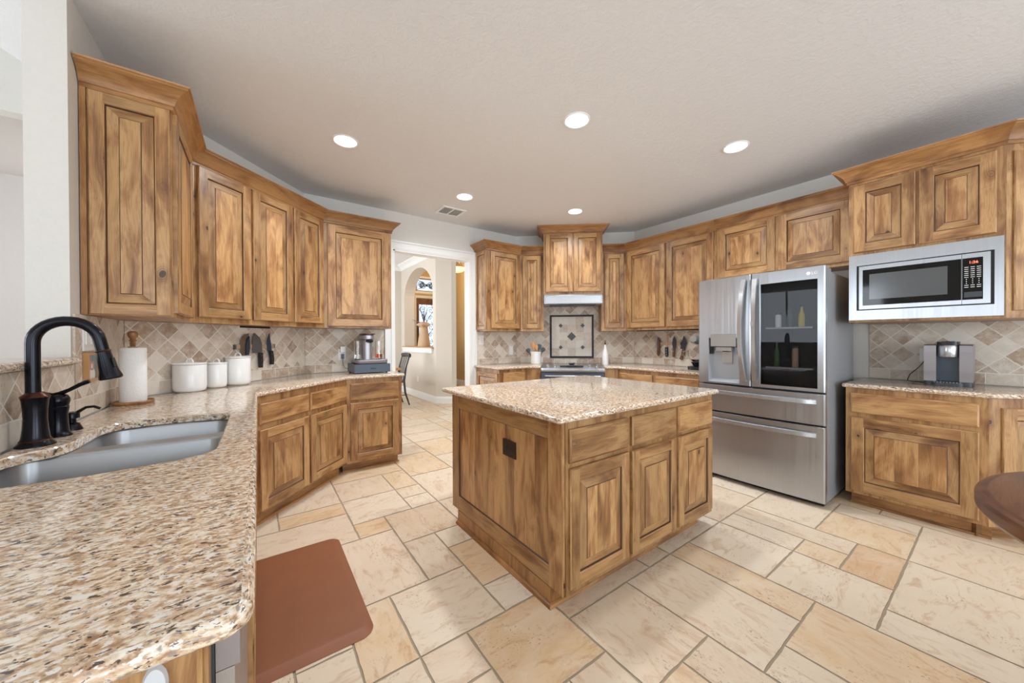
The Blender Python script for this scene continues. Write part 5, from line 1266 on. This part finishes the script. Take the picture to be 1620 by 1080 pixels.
# utensil crock
CRx, CRy = 3.125, 3.80
CR = thing('utensil_crock', 'white ceramic utensil crock left of the range', 'crock', (CRx, CRy, CT)); c = (CRx, CRy, CT)
mb = MB(); r = .070; mb.lathe([(r*.85, 0), (r*.95, .005), (r, .02), (r, .165), (r*1.01, .17), (r*.97, .171), (r*.93, .165), (r*.93, .012), (.003, .010)], c, 40); obj('jar', mb, CERAM, CR)
fwu = Vector((.813, -.582, 0))
def utensil(da, lean, ln, kind, mat, label, nm):
    b_ = Vector((CRx, CRy, CT+.014))+fwu*da*.25; tip = Vector((CRx, CRy, CT+ln))+fwu*lean; t = thing(nm, label, 'utensil', tuple(b_), 'utensils in the crock')
    ax = (tip-b_).normalized(); neck = b_+ax*((tip-b_).length*.70)
    mb = MB(); mb.tube([b_, neck], .0055, 8); obj('handle', mb, mat, t)
    mb = MB(); sd = ax.cross(Vector((.582, .813, 0))).normalized(); rows = []
    for f, w_ in ((0, .006), (.2, .018), (.5, .030), (.8, .029), (.95, .020), (1, .008)):
        p = neck+(tip-neck)*f; nn_ = ax.cross(sd); rows.append([p+sd*w_*math.cos(2*PI*k/12)+nn_*.005*math.sin(2*PI*k/12) for k in range(12)])
    mb.grid(rows, 0, True); mb.cap(rows[0]); mb.cap(rows[-1]); obj('head', mb, mat, t)
utensil(-.10, -.115, .215, 's', DKGREY, 'dark grey utensil leaning furthest left in the white crock', 'cooking_spoon')
utensil(-.05, -.045, .300, 's', PALEW, 'wooden spoon leaning left in the white crock', 'wooden_spoon')
utensil(.04, .010, .262, 's', PALEW, 'wooden spoon standing upright in the middle of the crock', 'wooden_spoon')
utensil(.07, .050, .275, 's', DKGREY, 'large dark grey spatula at the right in the white crock', 'spatula')
utensil(.12, .110, .225, 's', DKGREY, 'dark grey utensil leaning furthest right in the white crock', 'cooking_spoon')
# oil bottle
OB = thing('oil_bottle', 'white ceramic oil bottle with a pour spout right of the range', 'bottle', (3.72, 3.085, CT)); c = (3.72, 3.085, CT)
mb = MB(); mb.lathe([(.036, 0), (.040, .004), (.041, .015), (.041, .11), (.036, .15), (.024, .195), (.016, .225), (.014, .262), (.015, .268)], c, 32); obj('bottle', mb, CERAM, OB)
mb = MB(); mb.lathe([(.011, .269), (.010, .285), (.004, .300), (.003, .325)], c, 16); obj('pour_spout', mb, COPPER, OB)
# stand mixer mostly behind fridge
MX = thing('stand_mixer', 'stand mixer with a glass bowl half hidden by the refrigerator', 'mixer', (3.97, 1.98, CT))
mx, my = 3.95, 1.985
mb = MB(); mb.prism(ccw(roundpoly([(mx-.10, my-.09), (mx+.24, my-.09), (mx+.24, my+.09), (mx-.10, my+.09)], .06)), CT+.0005, CT+.035); mb.lathe([(.035, .035), (.05, .04), (.075, .085)], (mx, my, CT), 24); obj('base', mb, BLACK, MX)
mb = MB(); mb.prism(ccw(roundpoly([(mx+.13, my-.05), (mx+.23, my-.05), (mx+.23, my+.05), (mx+.13, my+.05)], .03)), CT+.035, CT+.27); obj('column', mb, STEELH, MX)
mb = MB(); mb.tube([(mx+.24, my, CT+.33), (mx+.18, my, CT+.335), (mx+.05, my, CT+.34), (mx-.06, my, CT+.34), (mx-.11, my, CT+.34)], [.03, .062, .07, .062, .035], 20); obj('motor_head', mb, STEELH, MX)
mb = MB(); mb.lathe([(.05, .088), (.085, .11), (.105, .16), (.11, .21), (.106, .21), (.10, .16), (.08, .115), (.04, .094)], (mx, my, CT), 32, caps=False); bw_ = obj('glass_bowl', mb, GLASS, MX)
mb = MB(); mb.tube([(mx-.01, my+.108, CT+.20), (mx-.01, my+.15, CT+.20), (mx-.01, my+.165, CT+.165), (mx-.01, my+.15, CT+.12), (mx-.01, my+.095, CT+.12)], .006, 10); obj('bowl_handle', mb, GLASS, bw_)
# coffee maker
KG = thing('coffee_maker', 'black and silver single-serve coffee maker on the granite counter under the microwave', 'coffee maker', (4.08, .245, CT))
kx0, kx1, ky0, ky1 = 3.965, 4.23, .135, .355
mb = MB(); mb.prism(ccw(roundpoly([(kx0, ky0), (kx1, ky0), (kx1, ky1), (kx0, ky1)], .02)), CT+.0005, CT+.030); obj('base', mb, DKGREY, KG)
def side(y0, y1):
    mb = MB(); prof = [(kx0, CT+.031), (kx0-.003, CT+.10), (kx0-.004, CT+.24), (kx0, CT+.285), (kx0+.02, CT+.293), (kx1, CT+.293), (kx1, CT+.031)]
    mb.extrude([(x, y0, z) for x, z in prof], (0, y1-y0, 0)); return mb
obj('side_wing', side(ky0, ky0+.058), SILVER, KG, smooth=0); obj('side_wing', side(ky1-.058, ky1), SILVER, KG, smooth=0)
mb = MB(); mb.box((kx0+.055, ky0+.0585, CT+.031), (kx1, ky1-.0585, CT+.285)); obj('column', mb, SLATEBLUE, KG, smooth=0)
mb = MB(); cy = (ky0+ky1)/2; mb.lathe([(.045, .205), (.048, .215), (.050, .275), (.046, .288)], (kx0+.03, cy, CT), 32, m=0); obj('brew_head', mb, STEELH, KG)
mb = MB(); mb.prism(ccw(roundpoly([(kx0-.015, ky0+.06), (kx0+.16, ky0+.06), (kx0+.16, ky1-.06), (kx0-.015, ky1-.06)], .03)), CT+.289, CT+.312); obj('lid', mb, BLACK, KG)
mb = MB(); mb.lathe([(.008, .3125), (.008, .318)], (kx0+.02, cy, CT), 12); mb.box((kx0+.035, cy-.03, CT+.3125), (kx0+.07, cy+.03, CT+.316)); obj('control_button', mb, DKGREY, KG)
mb = MB(); mb.prism(ccw(roundpoly([(kx0-.03, ky0+.035), (kx0+.05, ky0+.035), (kx0+.05, ky1-.035), (kx0-.03, ky1-.035)], .03)), CT+.0006, CT+.024); dt = obj('drip_tray', mb, DKGREY, KG)
mb = MB()
for k in range(9): mb.box((kx0-.02, ky0+.05+k*.0145, CT+.0245), (kx0+.04, ky0+.056+k*.0145, CT+.028))
obj('grate', mb, STEELH, dt, smooth=0)
mb = MB(); mb.tube([(XB-.016, .375, 1.10), (4.25, .375, 1.09), (4.235, .385, 1.06), (4.235, .41, 1.02), (4.22, .45, .97), (4.18, .46, .925), (4.12, .43, .922), (4.10, .362, .923)], .003, 8)
obj('power_cord', mb, BLACK, smooth=30, label='black power cord looping beside the coffee maker', cat='power cord')

# floor mat
mb = MB(); pl = ccw(roundpoly([(-.11, 1.575), (.405, 1.575), (.405, 2.49), (-.11, 2.49)], .06, 8))
mb.grid([[(x, y, z) for x, y in offs(pl, i)] for i, z in ((0, .001), (0, .003), (.035, .019), (.040, .020))], 0, True); mb.tess(offs(pl, .040), [], .020)
mb.tess(pl, [], .001, 0, True)
obj('floor_mat', mb, MATM, smooth=40, label='brown cushioned anti-fatigue mat on the floor beside the sink counter', cat='mat')
# hook on peninsula end
HK = thing('adhesive_hook', 'white adhesive hook on the end panel below the near counter', 'hook', (-.100, .585, .83))
mb = MB(); n = 20
ring1 = [(-.102+.0120*math.cos(2*PI*k/n), .5855, .852+.026*math.sin(2*PI*k/n)) for k in range(n)]; ring2 = [(x, .5800, z) for x, _, z in [(-.102+.0100*math.cos(2*PI*k/n), 0, .852+.023*math.sin(2*PI*k/n)) for k in range(n)]]
mb.grid([ring1, ring2], 0, True); mb.cap(ring1); mb.cap(ring2); obj('pad', mb, plain('hook_plastic', L(205, 208, 212), .4), HK)
mb = MB(); mb.tube([(-.098, .579, .855), (-.101, .572, .840), (-.104, .566, .832), (-.107, .566, .842)], .0022, 8); obj('wire', mb, STEELH, HK)

# round table at the lower right
TB = thing('round_table', 'dark stained round wooden table at the right edge', 'table', (2.0, -.64, 0)); c = (2.0, -.64, 0)
mb = MB(); R0 = .705; rows = []; prof = [(R0-.03, .700), (R0-.008, .704), (R0, .716), (R0, .742), (R0-.006, .752), (R0-.016, .757), (R0-.030, .760)]
rows = [[(c[0]+r*math.cos(2*PI*k/96), c[1]+r*math.sin(2*PI*k/96), z) for k in range(96)] for r, z in prof]
mb.grid(rows, 0, True, uvf=lambda a_, b_: (a_*.012, b_*.046)); 
mb.face(rows[-1], 0, [(y, x) for x, y, z in rows[-1]]); mb.face(rows[0][::-1]); obj('tabletop', mb, TABLEW, TB, smooth=30)
mb = MB(); mb.lathe([(.20, .66), (.20, .699)], c, 32); mb.lathe([(.06, .12), (.085, .18), (.11, .26), (.10, .34), (.06, .42), (.05, .50), (.07, .56), (.09, .60), (.10, .66)], c, 32); obj('pedestal', mb, TABLEW, TB)
for k in range(4):
    a_ = PI/4+k*PI/2; d = Vector((math.cos(a_), math.sin(a_), 0)); cc = Vector(c); mb = MB()
    mb.tube([cc+d*.05+Vector((0, 0, .20)), cc+d*.2+Vector((0, 0, .16)), cc+d*.34+Vector((0, 0, .07)), cc+d*.42+Vector((0, 0, .026))], [.045, .038, .03, .026], 12); obj('leg', mb, TABLEW, TB)

# ================================================================== CEILING FIXTURES
def can_light(x, y, label):
    t = thing('recessed_light', label, 'ceiling light', (x, y, CEIL), 'recessed ceiling lights'); c = (x, y, CEIL); mb = MB()
    mb.lathe([(.092, -.0005), (.092, -.004), (.086, -.008), (.078, -.006), (.076, -.0005)], c, 40, caps=False); obj('trim_ring', mb, WHITE, t)
    mb = MB(); mb.lathe([(.075, -.003), (.02, -.004), (.001, -.004)], c, 32, caps=False); obj('lens', mb, LAMPE, t)
    l = bpy.data.lights.new('can_glow', 'SPOT'); l.energy = 84; l.spot_size = math.radians(165); l.spot_blend = 1.; l.shadow_soft_size = .07; l.color = (.92, .96, 1.0)
    o = bpy.data.objects.new('can_glow', l); COL.objects.link(o); o.location = (0, 0, -.02); o.parent = t
can_light(.545, 2.908, 'round recessed ceiling light nearest the left cabinets')
can_light(1.786, 1.721, 'round recessed ceiling light over the island, the biggest of the five')
can_light(3.05, 1.24, 'round recessed ceiling light in front of the refrigerator')
can_light(1.773, 3.321, 'round recessed ceiling light next to the ceiling vent')
can_light(3.035, 2.955, 'round recessed ceiling light in front of the range hood')
VT = thing('ceiling_vent', 'white rectangular ceiling vent grille before the doorway wall', 'ceiling vent', (1.838, 3.787, CEIL))
mb = MB(); x0, x1, y0, y1 = 1.690, 1.983, 3.665, 3.908; zz = CEIL
for a, b, c, d in ((x0, x1, y0, y0+.028), (x0, x1, y1-.028, y1), (x0, x0+.028, y0+.028, y1-.028), (x1-.028, x1, y0+.028, y1-.028), ((x0+x1)/2-.008, (x0+x1)/2+.008, y0+.028, y1-.028)): mb.box((a, c, zz-.010), (b, d, zz-.0005))
obj('frame', mb, WHITE, VT, smooth=0)
mb = MB(); mb.box((x0+.028, y0+.028, zz-.0025), (x1-.028, y1-.028, zz-.0006)); obj('duct', mb, plain('vent_shadow', L(205, 203, 200), .6), VT, smooth=0)
mb = MB()
for k in range(12):
    y = y0+.035+k*.0155
    for a, b in ((x0+.029, (x0+x1)/2-.009), ((x0+x1)/2+.009, x1-.029)): mb.face([(a, y, zz-.009), (b, y, zz-.009), (b, y+.009, zz-.003), (a, y+.009, zz-.003)])
obj('louvers', mb, WHITE, VT, smooth=0)

# ================================================================== BEYOND THE DOORWAY
VS = thing('vase', 'tall driftwood-coloured vase with dried branches on the arch sill', 'vase', (2.97, 7.48, 1.109)); c = (2.97, 7.48, 1.109)
mb = MB(); mb.lathe([(.135, 0), (.14, .02), (.125, .12), (.105, .25), (.09, .36), (.085, .42), (.07, .43), (.06, .40)], c, 24); obj('body', mb, DRIFT, VS)
mb = MB(); rows = []
for r, z in ((.075, .425), (.12, .455), (.145, .475), (.13, .50), (.08, .53), (.02, .545)): rows.append([(c[0]+r*(1+.12*math.sin(5*2*PI*k/30))*math.cos(2*PI*k/30), c[1]+r*(1+.12*math.sin(5*2*PI*k/30))*math.sin(2*PI*k/30), c[2]+z) for k in range(30)])
mb.grid(rows, 0, True); mb.cap(rows[-1]); mb.cap(rows[0]); obj('rim', mb, DRIFT, VS)
rn = random.Random(5); mb = MB()
for k in range(9):
    a_ = rn.uniform(0, 2*PI); l = rn.uniform(.18, .36); d = Vector((.3*math.cos(a_), math.sin(a_), 0)); p0 = Vector((c[0], c[1], c[2]+.52)); s_ = rn.uniform(.1, .22)
    mb.tube([p0, p0+d*s_*.4+Vector((0, 0, l*.5)), p0+d*s_+Vector((0, 0, l))], [.009, .007, .003], 6)
mb.tube([(2.95, 7.48, 1.62), (2.92, 7.7, 1.66), (2.88, 7.95, 1.72)], [.012, .010, .004], 6)
obj('branches', mb, plain('dry_branches', L(96, 84, 84), .7), VS)
# chair
def chair(x, y, label):
    t = thing('dining_chair', label, 'chair', (x, y, 0)); V_ = Vector
    # faces -X (towards table); back posts at +X side, along Y
    for s in (-1, 1):
        mb = MB(); mb.tube([(x+.27, y+s*.19, 0), (x+.19, y+s*.19, .25), (x+.17, y+s*.19, .47), (x+.21, y+s*.195, .75), (x+.28, y+s*.20, .97)], [.014, .019, .021, .018, .015], 10); obj('back_post', mb, CHAIRD, t)
        mb = MB(); mb.tube([(x-.20, y+s*.20, 0), (x-.18, y+s*.19, .44)], [.015, .02], 10); obj('leg', mb, CHAIRD, t)
    mb = MB(); mb.prism(ccw(roundpoly([(x-.23, y-.22), (x+.19, y-.20), (x+.19, y+.20), (x-.23, y+.22)], .04)), .44, .475); obj('seat', mb, TABLEW, t)
    mb = MB(); mb.tube([(x+.275, y-.22, .955), (x+.295, y-.1, .965), (x+.30, y, .968), (x+.295, y+.1, .965), (x+.275, y+.22, .955)], .026, 10, sq=1.6); obj('crest_rail', mb, CHAIRD, t)
    for k in range(4):
        yy = y-.12+.08*k; mb = MB(); mb.tube([(x+.17, yy, .475), (x+.215, yy, .72), (x+.285, yy, .95)], .009, 8); obj('back_slat', mb, CHAIRD, t)
    mb = MB(); mb.tube([(x-.19, y-.195, .2), (x+.21, y-.19, .2)], .009, 8); mb.tube([(x-.19, y+.195, .2), (x+.21, y+.19, .2)], .009, 8); obj('stretcher', mb, CHAIRD, t)
chair(2.10, 6.92, 'dark wooden spindle-back chair seen through the doorway')
DT = thing('dining_table', 'orange-brown wooden dining table edge through the doorway', 'table', (1.2, 7.1, 0))
mb = MB(); mb.prism(ccw(roundpoly([(.4, 6.35), (2.10, 6.35), (2.10, 7.75), (.4, 7.75)], .05)), .715, .75); obj('tabletop', mb, PALEW, DT)
for xx in (.5, 1.98):
    for yy in (6.45, 7.65): mb = MB(); mb.tube([(xx, yy, 0), (xx, yy, .714)], [.025, .04], 10); obj('leg', mb, PALEW, DT)
# foyer light
FL = thing('pendant_light', 'alabaster bowl light hanging in the tan hallway', 'light fixture', (3.92, 7.72, 2.86)); c = (3.92, 7.72, 2.87)
mb = MB(); mb.lathe([(.02, 0), (.10, .02), (.17, .06), (.205, .12), (.195, .12), (.16, .07), (.02, .02)], c, 32); obj('bowl', mb, BOWLE, FL)
mb = MB(); mb.lathe([(.205, .118), (.21, .122), (.205, .128)], c, 32, caps=False)
for k in range(3):
    a_ = 2*PI*k/3+.3; mb.tube([(c[0]+.2*math.cos(a_), c[1]+.2*math.sin(a_), c[2]+.125), (c[0], c[1], c[2]+.45)], .006, 6)
mb.tube([(c[0], c[1], c[2]+.45), (c[0], c[1], 3.6)], .008, 6); obj('hanger', mb, COPPER, FL)
l = bpy.data.lights.new('bowl_glow', 'POINT'); l.energy = 45; l.color = (1, .82, .58); l.shadow_soft_size = .15; o = bpy.data.objects.new('bowl_glow', l); COL.objects.link(o); o.location = (0, 0, .35); o.parent = FL
